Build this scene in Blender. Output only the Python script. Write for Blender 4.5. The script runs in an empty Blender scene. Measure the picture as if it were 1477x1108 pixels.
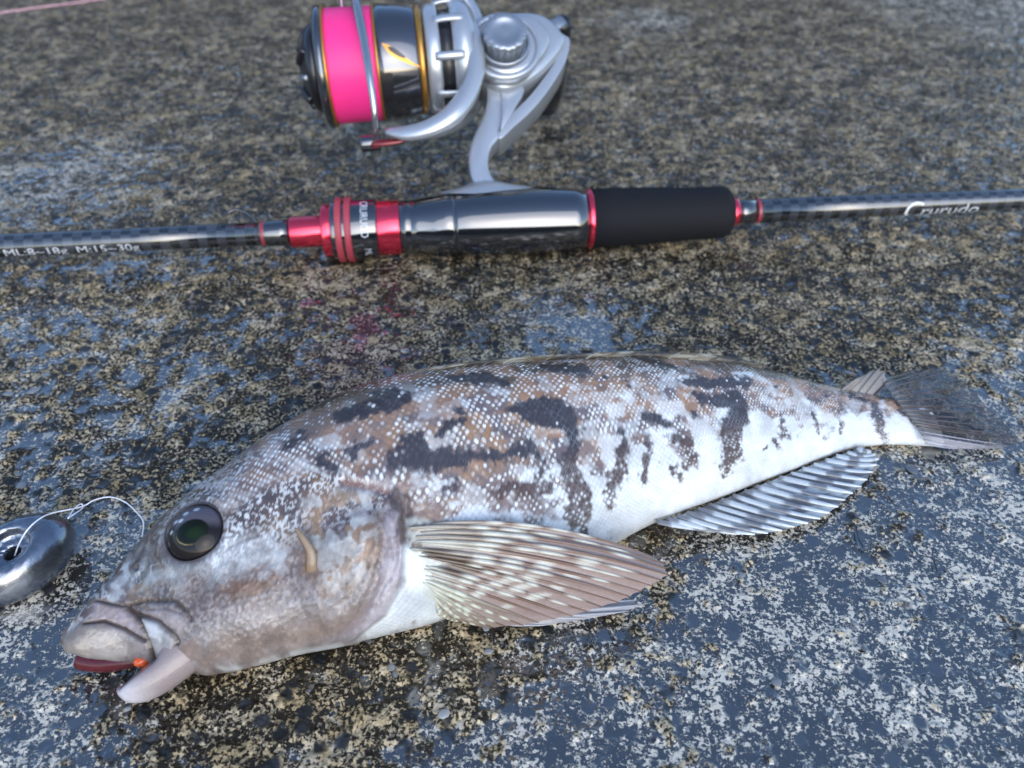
import bpy, bmesh, math, random
import numpy as np
random.seed(4); rng = np.random.default_rng(7)

# ------------------------------------------------------------------ camera, sky, sun, exposure
scene = bpy.context.scene
COL = scene.collection
CAM_H, CAM_PITCH, FPX = 0.18, math.radians(38), 1200.0      # FPX: focal length in photo pixels (1477 wide)
cam = bpy.data.cameras.new('camera'); cam_o = bpy.data.objects.new('camera', cam); COL.objects.link(cam_o)
cam_o.location = (0, 0, CAM_H); cam_o.rotation_euler = (math.pi/2 - CAM_PITCH, 0, 0)
cam.sensor_width = 36; cam.lens = FPX/1477*36; cam.clip_start = .005; cam.clip_end = 400
cam.dof.use_dof = True; cam.dof.focus_distance = .218; cam.dof.aperture_fstop = 17.0
scene.camera = cam_o
world = bpy.data.worlds.new('World'); scene.world = world; world.use_nodes = True
SUN_EL, SUN_ROT = math.radians(27), math.radians(165)
wn = world.node_tree.nodes; wl = world.node_tree.links
sky = wn.new('ShaderNodeTexSky'); sky.sky_type = 'NISHITA'; sky.sun_disc = False
sky.sun_elevation = SUN_EL; sky.sun_rotation = SUN_ROT; sky.air_density = 1.0; sky.dust_density = 1.0; sky.ozone_density = 3.0
wl.new(sky.outputs[0], wn['Background'].inputs[0]); wn['Background'].inputs[1].default_value = .15
sun = bpy.data.lights.new('sun', 'SUN'); sun.energy = .5; sun.angle = math.radians(60); sun.color = (1, .98, .965)
sun_o = bpy.data.objects.new('sun', sun); COL.objects.link(sun_o)
sun_o.rotation_euler = (math.pi/2 - SUN_EL, 0, math.pi - SUN_ROT)
vs = scene.view_settings; vs.view_transform = 'Standard'; vs.look = 'None'; vs.gamma = 1; vs.exposure = 1.17
scene.cycles.use_denoising = True
scene.cycles.max_bounces = 8

# ------------------------------------------------------------------ reading the photograph: pixel -> point
_R = np.array([1, 0, 0.]); _F = np.array([0, math.cos(CAM_PITCH), -math.sin(CAM_PITCH)]); _U = np.array([0, math.sin(CAM_PITCH), math.cos(CAM_PITCH)])
_C = np.array([0, 0, CAM_H])
def ray(x, y): return _F + _R*(x - 738.5)/FPX - _U*(y - 554.)/FPX
def at(x, y, z=0.):                       # where the sight line meets the height z
    d = ray(x, y); return _C + d*((z - CAM_H)/d[2])
def at_depth(x, y, t): return _C + ray(x, y)*t
def proj(p):
    d = np.asarray(p, float) - _C; z = d @ _F
    return np.stack([738.5 + FPX*(d @ _R)/z, 554. - FPX*(d @ _U)/z], -1), z
def on_plane(x, y, o, n):
    d = ray(x, y); return _C + d*(((o - _C) @ n)/(d @ n))

# ------------------------------------------------------------------ noise
_T = rng.random((256, 256))
def vn(x, y, s=0):
    x = np.asarray(x) + 17.3*s; y = np.asarray(y) + 9.7*s
    i = np.floor(x).astype(int); j = np.floor(y).astype(int); f = x - i; g = y - j
    f = f*f*f*(f*(f*6-15)+10); g = g*g*g*(g*(g*6-15)+10)
    a = _T[i & 255, j & 255]; b = _T[(i+1) & 255, j & 255]; c = _T[i & 255, (j+1) & 255]; d = _T[(i+1) & 255, (j+1) & 255]
    return (a*(1-f)+b*f)*(1-g) + (c*(1-f)+d*f)*g
def fbm(x, y, o=4, s=0, r=.5):
    t = 0; a = 1; n = 0
    for k in range(o):
        t = t + a*vn(x*2**k*1.03 + k*3.1, y*2**k*.97 + k*7.7, s+k); n += a; a *= r
    return t/n
def hash2(i, j): return _T[(i*7 + j*13) & 255, (j*5 + i*3 + 11) & 255]
def sst(a, b, x):
    t = np.clip((x - a)/(b - a), 0, 1); return t*t*(3 - 2*t)

# ------------------------------------------------------------------ objects
def tag(o, label=None, cat=None, group=None, kind=None):
    if label: o['label'] = label
    if cat: o['category'] = cat
    if group: o['group'] = group
    if kind: o['kind'] = kind
    return o
def empty(name, loc):
    o = bpy.data.objects.new(name, None); o.location = loc; o.empty_display_size = .01; COL.objects.link(o); return o
def mesh(name, V, Fc, mat, parent=None, smooth=True, col=None, attrs=None, uv=None):
    V = np.asarray(V, float).reshape(-1, 3)
    me = bpy.data.meshes.new(name)
    if isinstance(Fc, np.ndarray) and Fc.ndim == 2:
        k = Fc.shape[1]
        me.vertices.add(len(V)); me.vertices.foreach_set('co', V.astype(np.float32).ravel())
        me.loops.add(Fc.size); me.loops.foreach_set('vertex_index', Fc.astype(np.int32).ravel())
        me.polygons.add(len(Fc)); me.polygons.foreach_set('loop_start', np.arange(0, Fc.size, k, dtype=np.int32))
        me.update(calc_edges=True)
    else:
        me.from_pydata([tuple(v) for v in V], [], [tuple(f) for f in Fc])
    if smooth: me.polygons.foreach_set('use_smooth', np.ones(len(me.polygons), bool))
    if col is not None:
        a = me.color_attributes.new('pigment', 'FLOAT_COLOR', 'POINT')
        c = np.ones((len(V), 4), np.float32); c[:, :3] = np.clip(col, 0, 1); a.data.foreach_set('color', c.ravel())
    for k, v in (attrs or {}).items():
        a = me.attributes.new(k, 'FLOAT', 'POINT'); a.data.foreach_set('value', np.asarray(v, np.float32))
    if uv is not None:
        l = me.uv_layers.new(name='uv'); idx = np.zeros(len(me.loops), np.int32); me.loops.foreach_get('vertex_index', idx)
        l.data.foreach_set('uv', np.asarray(uv, np.float32)[idx].ravel())
    me.update()
    o = bpy.data.objects.new(name, me); COL.objects.link(o)
    if mat: me.materials.append(mat)
    if parent:
        o.parent = parent; o.matrix_parent_inverse = world_of(parent).inverted()
    return o
from mathutils import Matrix, Vector
def world_of(o):
    m = Matrix.LocRotScale(o.location, o.rotation_euler, o.scale)
    return (world_of(o.parent) @ o.matrix_parent_inverse @ m) if o.parent else m
def gridfaces(n, m, wrap=False):          # n rows x m columns of vertices
    i, j = np.meshgrid(np.arange(n-1), np.arange(m if wrap else m-1), indexing='ij')
    k = (j+1) % m
    return np.stack([i*m+j, i*m+k, (i+1)*m+k, (i+1)*m+j], -1).reshape(-1, 4)
def nrm(v): v = np.asarray(v, float); return v/np.maximum(np.linalg.norm(v, axis=-1, keepdims=True), 1e-12)
def spline(P, n):                         # Catmull-Rom through control rows, any width
    P = np.asarray(P, float)
    if len(P) == 2: return P[0] + np.linspace(0, 1, n)[:, None]*(P[1]-P[0])
    Q = np.vstack([2*P[0]-P[1], P, 2*P[-1]-P[-2]]); t = np.linspace(0, len(P)-1-1e-9, n); i = t.astype(int); f = (t-i)[:, None]
    a, b, c, d = Q[i], Q[i+1], Q[i+2], Q[i+3]
    return .5*(2*b + (c-a)*f + (2*a-5*b+4*c-d)*f**2 + (3*b-a-3*c+d)*f**3)
def tube(path, rad, seg=10, flat=None, up=(0, 0, 1)):   # swept circle/ellipse; flat = ratio across the binormal
    P = np.asarray(path, float); n = len(P); r = np.broadcast_to(np.asarray(rad, float), (n,))
    t = nrm(np.gradient(P, axis=0)); u = np.asarray(up, float)
    b = nrm(np.cross(t, u)); nn = np.cross(b, t); a = np.linspace(0, 2*math.pi, seg, endpoint=False)
    fl = np.broadcast_to(1. if flat is None else np.asarray(flat, float), (n,))
    V = P[:, None] + r[:, None, None]*(np.cos(a)[None, :, None]*b[:, None]*1. + np.sin(a)[None, :, None]*nn[:, None]*fl[:, None, None])
    V = np.vstack([V.reshape(-1, 3), P[0], P[-1]])
    F = [tuple(f) for f in gridfaces(n, seg, True)]; k = n*seg
    F += [(k, (j+1) % seg, j) for j in range(seg)] + [(k+1, (n-1)*seg+j, (n-1)*seg+(j+1) % seg) for j in range(seg)]
    return V, F
def lathe(o, d, prof, seg=64, up=(0, 0, 1)):            # prof: rows (distance along d, radius); closed ends
    d = nrm(d); u = nrm(np.cross(d, up)); v = np.cross(u, d); a = np.linspace(0, 2*math.pi, seg, endpoint=False)
    prof = np.asarray(prof, float); n = len(prof)
    ring = np.cos(a)[:, None]*u + np.sin(a)[:, None]*v
    V = o + prof[:, 0][:, None, None]*d + prof[:, 1][:, None, None]*ring
    uv = np.stack(np.broadcast_arrays(prof[:, 0][:, None], a[None]/(2*math.pi)), -1).reshape(-1, 2)
    F = [tuple(f) for f in gridfaces(n, seg, True)]
    if prof[0, 1] > 1e-6: F.append(tuple(range(seg))[::-1])
    if prof[-1, 1] > 1e-6: F.append(tuple((n-1)*seg + j for j in range(seg)))
    return V.reshape(-1, 3), F, uv
def rounded(x0, x1, r, b):                              # lathe profile of a drum with rounded rims
    k = np.linspace(0, math.pi/2, 5)
    return [(x0, r-b*1.6)] + [(x0+b-b*math.cos(t), r-b+b*math.sin(t)) for t in k] + [(x1-b+b*math.sin(t), r-b+b*math.cos(t)) for t in k] + [(x1, r-b*1.6)]
def text_mesh(s, size):
    c = bpy.data.curves.new('lettering', 'FONT'); c.body = s; c.size = size; c.resolution_u = 3
    o = bpy.data.objects.new('lettering', c); COL.objects.link(o); bpy.context.view_layer.update()
    me = bpy.data.meshes.new_from_object(o.evaluated_get(bpy.context.evaluated_depsgraph_get()))
    bm = bmesh.new(); bm.from_mesh(me); bmesh.ops.triangulate(bm, faces=bm.faces[:])
    bmesh.ops.subdivide_edges(bm, edges=[e for e in bm.edges if e.calc_length() > size*.12], cuts=2)
    bmesh.ops.triangulate(bm, faces=bm.faces[:])
    V = np.array([v.co[:] for v in bm.verts]); bm.verts.index_update(); F = [tuple(v.index for v in f.verts) for f in bm.faces]
    bm.free(); bpy.data.objects.remove(o); bpy.data.curves.remove(c); bpy.data.meshes.remove(me)
    return V, F
def solid(name, outline, e1, e2, e3, z0, z1, bev, mat, parent, seg=3):   # extruded outline (3-D points on a plane), rounded edges
    bm = bmesh.new(); n = len(outline)
    vs_ = [bm.verts.new(tuple(p + e3*z0)) for p in outline]; f = bm.faces.new(vs_)
    r = bmesh.ops.extrude_face_region(bm, geom=[f]); nv = [g for g in r['geom'] if isinstance(g, bmesh.types.BMVert)]
    bmesh.ops.translate(bm, verts=nv, vec=tuple(e3*(z1-z0)))
    bmesh.ops.recalc_face_normals(bm, faces=bm.faces[:])
    ed = [e for e in bm.edges if abs((e.verts[0].co-e.verts[1].co).normalized().dot(Vector(e3))) < .5]
    bmesh.ops.bevel(bm, geom=ed, offset=bev, segments=seg, profile=.5, affect='EDGES', clamp_overlap=True)
    me = bpy.data.meshes.new(name); bm.to_mesh(me); bm.free()
    for p in me.polygons: p.use_smooth = True
    me.materials.append(mat); o = bpy.data.objects.new(name, me); COL.objects.link(o)
    o.parent = parent; o.matrix_parent_inverse = world_of(parent).inverted(); return o

# ------------------------------------------------------------------ materials
class NT:
    def __init__(s, name):
        s.m = bpy.data.materials.new(name); s.m.use_nodes = True; s.t = s.m.node_tree; s.b = s.t.nodes['Principled BSDF']
    def n(s, kind, **kw):
        x = s.t.nodes.new('ShaderNode'+kind)
        for k, v in kw.items():
            if hasattr(x, k): setattr(x, k, v)
            else: s.put(x, k.replace('_', ' '), v)
        return x
    def put(s, node, key, v):
        i = node.inputs[key]
        if isinstance(v, bpy.types.NodeSocket): s.t.links.new(v, i)
        else: i.default_value = v if not (isinstance(v, tuple) and len(v) == 3 and i.type == 'RGBA') else (*v, 1)
    def set(s, **kw):
        for k, v in kw.items(): s.put(s.b, k.replace('_', ' '), v)
        return s.m
    def math(s, op, a, b=0., c=0., clamp=False):
        x = s.t.nodes.new('ShaderNodeMath'); x.operation = op; x.use_clamp = clamp
        for i, v in enumerate((a, b, c)): s.put(x, i, v)
        return x.outputs[0]
    def mix(s, f, a, b):
        x = s.t.nodes.new('ShaderNodeMix'); x.data_type = 'RGBA'
        s.put(x, 0, f); s.put(x, 6, a); s.put(x, 7, b); return x.outputs[2]
    def noise(s, vec, scale, detail=3, rough=.5, dist=0):
        x = s.n('TexNoise', Scale=scale, Detail=float(detail), Roughness=rough, Distortion=float(dist))
        if vec is not None: s.put(x, 'Vector', vec)
        return x.outputs[0]
    def sstep(s, a, b, v):
        x = s.t.nodes.new('ShaderNodeMapRange'); x.interpolation_type = 'SMOOTHSTEP'
        s.put(x, 0, v); x.inputs[1].default_value = a; x.inputs[2].default_value = b; return x.outputs[0]
    def bump(s, h, dist, strength=1.):
        x = s.n('Bump', Strength=strength, Distance=dist); s.put(x, 'Height', h); return x.outputs[0]
    def obj(s): return s.n('TexCoord').outputs['Object']
def plain(name, color, rough=.4, metal=0., coat=0., wear=.12, scale=900, **kw):
    t = NT(name); v = t.obj(); n = t.noise(v, scale, 4, .6)
    lo = tuple(c*(1-wear) for c in color); hi = tuple(min(1, c*(1+wear)) for c in color)
    t.set(Base_Color=t.mix(n, lo, hi), Metallic=metal, Coat_Weight=coat, Coat_Roughness=.04,
          Roughness=t.math('MULTIPLY_ADD', n, min(.16, wear*1.4), max(.02, rough-min(.08, wear*.7))), **kw)
    return t.m

def ground_material():
    t = NT('wet_worn_concrete'); v = t.obj()
    wet = t.n('Attribute', attribute_name='wet').outputs['Fac']; stain = t.n('Attribute', attribute_name='stain').outputs['Fac']
    rel = t.n('Attribute', attribute_name='relief').outputs['Fac']
    n1 = t.noise(v, 880, 7, .70, .2); n2 = t.noise(v, 150, 3, .55); n3 = t.noise(v, 38, 3, .5); n4 = t.noise(v, 1500, 2, .5)
    vo = t.n('TexVoronoi', Scale=210., feature='F1'); t.put(vo, 'Vector', v)
    pit = t.sstep(.30, .55, vo.outputs['Distance'])                         # 0 in the round dark aggregate
    vr = t.n('SeparateColor'); t.put(vr, 'Color', vo.outputs['Color'])
    isp = t.math('GREATER_THAN', vr.outputs[0], .72)
    pit = t.math('SUBTRACT', 1., t.math('MULTIPLY', isp, t.math('SUBTRACT', 1., pit)))
    f = t.math('ADD', t.math('MULTIPLY', n1, .86), t.math('MULTIPLY', n2, .24))
    f = t.math('ADD', f, t.math('MULTIPLY', n3, .18)); f = t.math('ADD', f, t.math('MULTIPLY', rel, .12))
    f = t.math('ADD', f, t.math('MULTIPLY', t.math('SUBTRACT', n4, .5), .16))
    fl = t.math('MULTIPLY', t.sstep(.640, .685, t.math('ADD', f, t.math('MULTIPLY', wet, -.004))), pit)
    hue = t.sstep(.35, .68, t.noise(v, 90, 3, .6))
    cream = t.mix(hue, (.44, .33, .175), (.66, .545, .37))
    cream = t.mix(t.math('MULTIPLY', t.sstep(.45, .75, t.noise(v, 700, 2)), .6), cream, (.20, .13, .06))
    dark = t.mix(t.noise(v, 420, 4), (.009, .007, .004), (.032, .025, .015))
    dark = t.mix(t.math('SUBTRACT', 1., pit), dark, t.mix(vr.outputs[1], (.012, .014, .014), (.04, .042, .044)))
    cream = t.mix(t.math('MULTIPLY', wet, .8), cream, (.76, .71, .60))  # sky sheen on wet flecks painted in as a paler cream
    c = t.mix(fl, dark, cream)
    c = t.mix(t.math('MULTIPLY', stain, t.math('MULTIPLY_ADD', n1, .5, .55)), c, t.mix(fl, (.11, .03, .035), (.80, .33, .36)))
    film = t.math('MULTIPLY', t.math('MULTIPLY_ADD', wet, .99, .01), t.math('SUBTRACT', 1., t.math('MULTIPLY', fl, .93)), clamp=True)
    bn = t.bump(t.math('ADD', fl, t.math('MULTIPLY', n4, .5)), .0005, .75)
    t.set(Base_Color=c, Roughness=t.math('MULTIPLY_ADD', fl, .28, .38), Normal=bn, Specular_IOR_Level=.28,
          Coat_Weight=film, Coat_Roughness=t.math('MULTIPLY_ADD', fl, .25, .02), Coat_IOR=2.5)
    return t.m

def fish_material(name='fish_skin', rough=.34, coat=.55):
    t = NT(name); v = t.obj(); c = t.n('Attribute', attribute_name='pigment').outputs['Color']
    n = t.noise(v, 2600, 3, .6); c2 = t.n('HueSaturation', Saturation=1.0, Value=t.math('MULTIPLY_ADD', n, .5, .75)); t.put(c2, 'Color', c)
    t.set(Base_Color=c2.outputs[0], Roughness=rough, Normal=t.bump(n, .00016, .6), Specular_IOR_Level=.3,
          Coat_Weight=coat, Coat_Roughness=.07, Coat_IOR=1.5)
    return t.m
def membrane_material(name, alpha, rough=.3, coat=.3):
    t = NT(name); v = t.obj(); c = t.n('Attribute', attribute_name='pigment').outputs['Color']
    t.set(Base_Color=c, Roughness=rough, Coat_Weight=coat, Coat_Roughness=.08, Alpha=t.math('MULTIPLY_ADD', t.noise(v, 800, 3), .3, alpha-.15, clamp=True), Normal=t.bump(t.noise(v, 1500, 3), .0002, .5))
    return t.m
def carbon_material():
    t = NT('carbon_blank'); uv = t.n('UVMap').outputs[0]
    mp = t.n('Mapping'); t.put(mp, 'Vector', uv); mp.inputs['Scale'].default_value = (260, 7, 1)
    ch = t.n('TexChecker', Scale=1.); t.put(ch, 'Vector', mp.outputs[0])
    w = t.noise(uv, 60, 2)
    t.set(Base_Color=t.mix(ch.outputs['Fac'], (.005, .006, .008), (.034, .038, .048)), Roughness=t.math('MULTIPLY_ADD', ch.outputs['Fac'], .14, .16),
          Coat_Weight=1., Coat_IOR=1.85, Coat_Roughness=t.math('MULTIPLY_ADD', w, .12, .05), Normal=t.bump(ch.outputs['Fac'], .00015, .5))
    return t.m

M = {}
M['ground'] = ground_material(); M['fish'] = fish_material(); M['fin'] = fish_material('fin_ray_skin', .32, .6)
M['membrane'] = membrane_material('fin_membrane', .92); M['tail_membrane'] = membrane_material('tail_fin_membrane', .58, .45, .15)
M['carbon'] = carbon_material()
M['gloss_black'] = plain('gloss_black_lacquer', (.008, .009, .012), .12, coat=1., Coat_IOR=2.1)
M['red'] = plain('red_anodised_metal', (.85, .04, .09), .22, metal=.85, coat=.9, wear=.05)
M['red_ring'] = plain('red_knurled_rubber', (.42, .05, .07), .5)
M['dark_red'] = plain('dark_red_metal', (.16, .012, .018), .3, metal=.4, coat=.4)
M['thread'] = plain('red_thread', (.30, .035, .05), .45, coat=.4)
M['foam'] = plain('eva_foam', (.007, .0075, .010), .8, wear=.3, scale=2500, Specular_IOR_Level=.3)
M['silver'] = plain('pale_silver_paint', (.42, .45, .49), .28, metal=.55, coat=.6, wear=.02, scale=250)
M['silver2'] = plain('brushed_grey_metal', (.33, .36, .40), .30, metal=.7, wear=.1)
M['dark_metal'] = plain('dark_gunmetal', (.085, .09, .105), .16, metal=.8, coat=.9, Coat_IOR=1.7)
M['black'] = plain('black_plastic', (.010, .010, .013), .35, coat=.3)
M['gold'] = plain('gold_trim', (.55, .27, .06), .3, metal=.8)
M['steel'] = plain('polished_steel', (.42, .44, .47), .22, metal=.9)
M['white_ink'] = plain('white_ink', (.72, .74, .76), .4)
M['grey_ink'] = plain('grey_ink', (.55, .57, .60), .4)
M['bait'] = plain('red_bait', (.085, .003, .005), .3, coat=.4, Subsurface_Weight=.2, Subsurface_Scale=.002)
M['bead'] = plain('orange_bead', (.95, .13, .02), .3, coat=.6)
M['mono'] = plain('clear_line', (.72, .74, .78), .2, coat=.5)
M['pe'] = plain('pink_line', (.90, .50, .58), .5)
def lead_material():
    t = NT('cast_lead'); v = t.obj(); n = t.noise(v, 420, 5, .65); p = t.noise(v, 1700, 3, .6)
    t.set(Base_Color=t.mix(n, (.13, .145, .17), (.30, .33, .38)), Metallic=.9, Roughness=t.math('MULTIPLY_ADD', p, .25, .10), Normal=t.bump(t.math('ADD', n, t.math('MULTIPLY', p, .4)), .0005, .2), Coat_Weight=.4, Coat_Roughness=.08); return t.m
M['lead'] = lead_material()
def braid_material():
    t = NT('pink_braid'); uv = t.n('UVMap').outputs[0]
    w = t.n('TexWave', Scale=1., Distortion=.6, Detail=2.); mp = t.n('Mapping'); t.put(mp, 'Vector', uv); mp.inputs['Scale'].default_value = (900, 2, 1); mp.inputs['Rotation'].default_value = (0, 0, .0)
    t.put(w, 'Vector', mp.outputs[0])
    t.set(Base_Color=t.mix(w.outputs['Fac'], (.95, .02, .20), (1., .05, .34)), Roughness=.5, Normal=t.bump(w.outputs['Fac'], .0002, .5), Coat_Weight=.25, Coat_Roughness=.3)
    return t.m
M['braid'] = braid_material()
def stone_material():
    t = NT('quay_stone'); v = t.obj(); n = t.noise(v, 2.2, 6, .6)
    t.set(Base_Color=t.mix(t.sstep(.3, .7, n), (.03, .03, .026), (.09, .085, .075)), Roughness=.85, Normal=t.bump(t.noise(v, 9, 6, .7), .05, .8)); return t.m
M['quay'] = stone_material()
def pebble_material(name, a, b):
    t = NT(name); r = t.n('ObjectInfo').outputs['Random']; v = t.obj()
    c = t.mix(r, a, b); n = t.noise(v, 3, 3)
    t.set(Base_Color=t.mix(t.math('MULTIPLY', n, .5), c, (.1, .1, .1)), Roughness=.3, Coat_Weight=.8, Coat_Roughness=.06); return t.m
M['pale_pebble'] = pebble_material('pale_pebble_stone', (.13, .145, .16), (.38, .38, .36))
M['dark_pebble'] = pebble_material('dark_pebble_stone', (.018, .022, .022), (.10, .10, .09))

# ------------------------------------------------------------------ ground
# pools: photo position, radius (m), depth (mm); negative sinks below the water film
WETS = [((1250, 980), .085, 1.0), ((1440, 760), .07, 1.0), ((800, 1060), .05, .9), ((1380, 610), .05, 1.0), ((1000, 900), .035, .8), ((1460, 560), .06, .9),
        ((130, 600), .05, .45), ((40, 480), .07, .42), ((250, 520), .05, .36), ((60, 930), .03, .9), ((130, 800), .02, .9), ((60, 1060), .03, .9), ((1020, 760), .02, .9),
        ((830, 470), .035, .8), ((90, 260), .07, .75), ((180, 390), .05, .4), ((1440, 10), .12, 1.), ((940, 30), .05, .8), ((1180, 90), .07, .3)]
DRYS = [((620, 960), .028, .6), ((330, 1040), .03, .5), ((930, 830), .012, .5), ((1250, 460), .06, .8), ((1050, 420), .05, .8), ((330, 260), .05, .8), ((1300, 770), .02, .35)]
def wet_field(x, y):
    w = np.full(np.shape(x), .16)
    for (px, r, k) in WETS:
        c = at(*px); d2 = ((x-c[0])**2 + (y-c[1])**2)/r**2; w = np.maximum(w, k*np.exp(-d2*1.1))
    for (px, r, k) in DRYS:
        c = at(*px); d2 = ((x-c[0])**2 + (y-c[1])**2)/r**2; w = w*(1 - k*np.exp(-d2*1.1))
    return w
def ground_z(x, y):
    w = wet_field(x, y)
    m = fbm(x*42, y*42, 3, 2) - .5; s = fbm(x*230, y*230, 4, 5, .6) - .5; g = fbm(x*640+3, y*640, 2, 9) - .5
    z = .0011*m + .0026*s + .0009*g - .0009*w + .0002
    return z, w, s + .5
def build_ground():
    ph = np.radians(np.concatenate([np.linspace(86, 70, 12)[:-1], np.linspace(70, 11.5, 760), [10, 8.5, 7, 5.5, 4, 3, 2, 1.2, .7, .4, .2]]))
    yy = .18/np.tan(ph); yy = np.concatenate([[-40, -15, -6, -2, -.8, -.3, -.1, -.03], yy])
    uu = np.linspace(-.80, .80, 980); uu = np.concatenate([[-60, -20, -8, -4, -2, -1.3, -.95], uu, [.95, 1.3, 2, 4, 8, 20, 60]])
    Yg, Ug = np.meshgrid(yy, uu, indexing='ij'); X = Ug*(np.maximum(Yg, 0)+.15)*.79
    z, w, s = ground_z(X, Yg)
    z = z - .00015; pool = sst(.28, .62, w - (s-.5)*1.6)
    level = -.00045
    zf = np.where(z < level, level + (z-level)*.04, z); z = z*(1-pool) + zf*pool
    far = sst(1.2, 2.5, np.hypot(X, Yg)); z = z*(1-far)
    st = np.zeros_like(z)
    for px, rx, ry, k in [((446, 437), .0032, .0045, .95), ((525, 472), .0060, .0085, .75), ((518, 497), .003, .006, .7), ((500, 525), .02, .02, .15)]:
        c = at(*px); d = ((X-c[0])/rx)**2 + ((Yg-c[1])/ry)**2 + (fbm(X*300, Yg*300, 3, 3)-.5)*2.2; st = np.maximum(st, k*sst(1.3, .4, d))
    P = np.stack([X, Yg, z], -1).reshape(-1, 3)
    F = gridfaces(*X.shape)
    o = mesh('ground', P, F, M['ground'], attrs={'wet': pool.ravel(), 'relief': (s-.5).ravel(), 'stain': st.ravel()})
    tag(o, 'rough wet concrete with pale worn flecks and thin water film', 'ground', kind='structure'); return o
ground = build_ground()

# quay wall that the wet ground and the lacquer mirror as a dark band beyond the picture
def quay_wall():
    pts = []; n = 26; xs = np.linspace(-14, 1.9, n)
    top = 1.15 + .35*fbm(xs*.6, xs*0+2, 3, 1); V = []; F = []
    for x, h in zip(xs, top): V += [(x, 3.0, -.05), (x, 3.15, h), (x, 4.2, h+.05), (x, 4.3, -.05)]
    for i in range(n-1):
        for k in range(4): F.append((i*4+k, (i+1)*4+k, (i+1)*4+(k+1) % 4, i*4+(k+1) % 4))
    F += [(0, 1, 2, 3), ((n-1)*4+3, (n-1)*4+2, (n-1)*4+1, (n-1)*4)]
    o = mesh('quay_wall', V, F, M['quay'], smooth=False); tag(o, 'low dark stone quay wall standing beyond the fishing rod', 'wall')
quay_wall()

# ------------------------------------------------------------------ fish body
PSI, ALP = math.radians(14), math.radians(30)
E1 = np.array([math.cos(PSI), math.sin(PSI), 0]); UH = np.array([-math.sin(PSI), math.cos(PSI), 0]); ZZ = np.array([0, 0, 1.])
FU = UH*math.cos(ALP) + ZZ*math.sin(ALP); FN = -UH*math.sin(ALP) + ZZ*math.cos(ALP)      # dorsal direction, upper flank direction
FO = at(92, 918, .012)*np.array([1, 1, 0])
STN = np.array([  # distance from snout, sideways shift, half depth, width ratio
 (.0008, -.0042, .0004, .8), (.002, -.0036, .0024, .8), (.005, -.0022, .0051, .79), (.010, .0014, .0089, .77), (.016, .0050, .0132, .74), (.023, .0054, .0179, .72), (.032, .0046, .0222, .69), (.042, .0064, .0251, .68),
 (.053, .0091, .0279, .66), (.065, .0111, .0303, .645), (.078, .0130, .0320, .63), (.092, .0149, .0324, .62), (.108, .0175, .0315, .60), (.125, .0212, .0295, .58), (.143, .0255, .0269, .565), (.160, .0288, .0245, .55),
 (.176, .0309, .0221, .53), (.191, .0320, .0194, .51), (.204, .0325, .0164, .49), (.216, .0325, .0134, .47), (.227, .0318, .0106, .455), (.237, .0299, .0089, .44), (.246, .0270, .0079, .42), (.256, .0230, .0066, .38)])
EXP = 2.25
def sgnpow(v): return np.sign(v)*np.abs(v)**(2/EXP)
def stations(p):
    k = np.interp(p, STN[:, 0], np.arange(len(STN))); S = spline(STN, 2000); return np.stack([np.interp(k, np.linspace(0, len(STN)-1, 2000), S[:, c]) for c in range(4)], -1)
_th = np.linspace(0, 2*math.pi, 240)
def body_points(p, th, full=False):       # p (n,), th (m,) -> (n,m,3)
    S = stations(p); a = S[:, 2]; w = S[:, 3]*a
    zmin = np.min(FU[2]*np.outer(a, sgnpow(np.sin(_th))) + FN[2]*np.outer(w, sgnpow(np.cos(_th))), axis=1)
    zc = np.maximum(-zmin - .0007*np.minimum(1, a/.02), np.interp(p, [0, .03, .06], [.016, .008, 0]))
    zc = np.convolve(np.pad(zc, 20, mode='edge'), np.ones(41)/41, 'same')[20:-20] if len(p) > 200 else zc
    sn = sgnpow(np.sin(th)); cs = sgnpow(np.cos(th))
    q = a[:, None]*sn[None]; l = w[:, None]*cs[None]
    c = FO + p[:, None]*E1 + S[:, 1][:, None]*UH + zc[:, None]*ZZ
    P = c[:, None] + q[..., None]*FU + l[..., None]*FN
    return P
_pp = np.linspace(.001, .255, 420); _tt = np.radians(np.linspace(-100, 112, 190))
_G = body_points(_pp, _tt); _Gq, _Gz = proj(_G)
_gn = nrm(np.cross(np.gradient(_G, axis=0), np.gradient(_G, axis=1))); _vis = np.einsum('ijk,ijk->ij', _gn, _C-_G)
if np.median(_vis) < 0: _gn = -_gn; _vis = -_vis
_pen = np.where(_vis > 0, 0, 1e4)
_refu = np.einsum('ijk,k->ij', _G - FO, FU)
def spot(x, y):                            # photo pixel -> index of the flank point seen there
    d = (_Gq[..., 0]-x)**2 + (_Gq[..., 1]-y)**2 + _pen; return np.unravel_index(np.argmin(d), d.shape)
def flank(x, y): i, j = spot(x, y); return _G[i, j], _gn[i, j]
def chart(x, y): i, j = spot(x, y); return _pp[i], _refu[i, j]        # chart of the flank in metres: along, up
PXM = .00021                                                         # metres per photo pixel on the flank
def stroke_pts(pts):
    out = []
    for p in pts:
        u, v = chart(p[0], p[1]); out.append((u, v, (p[2] if len(p) > 2 else 0)*PXM))
    return np.array(out)
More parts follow.
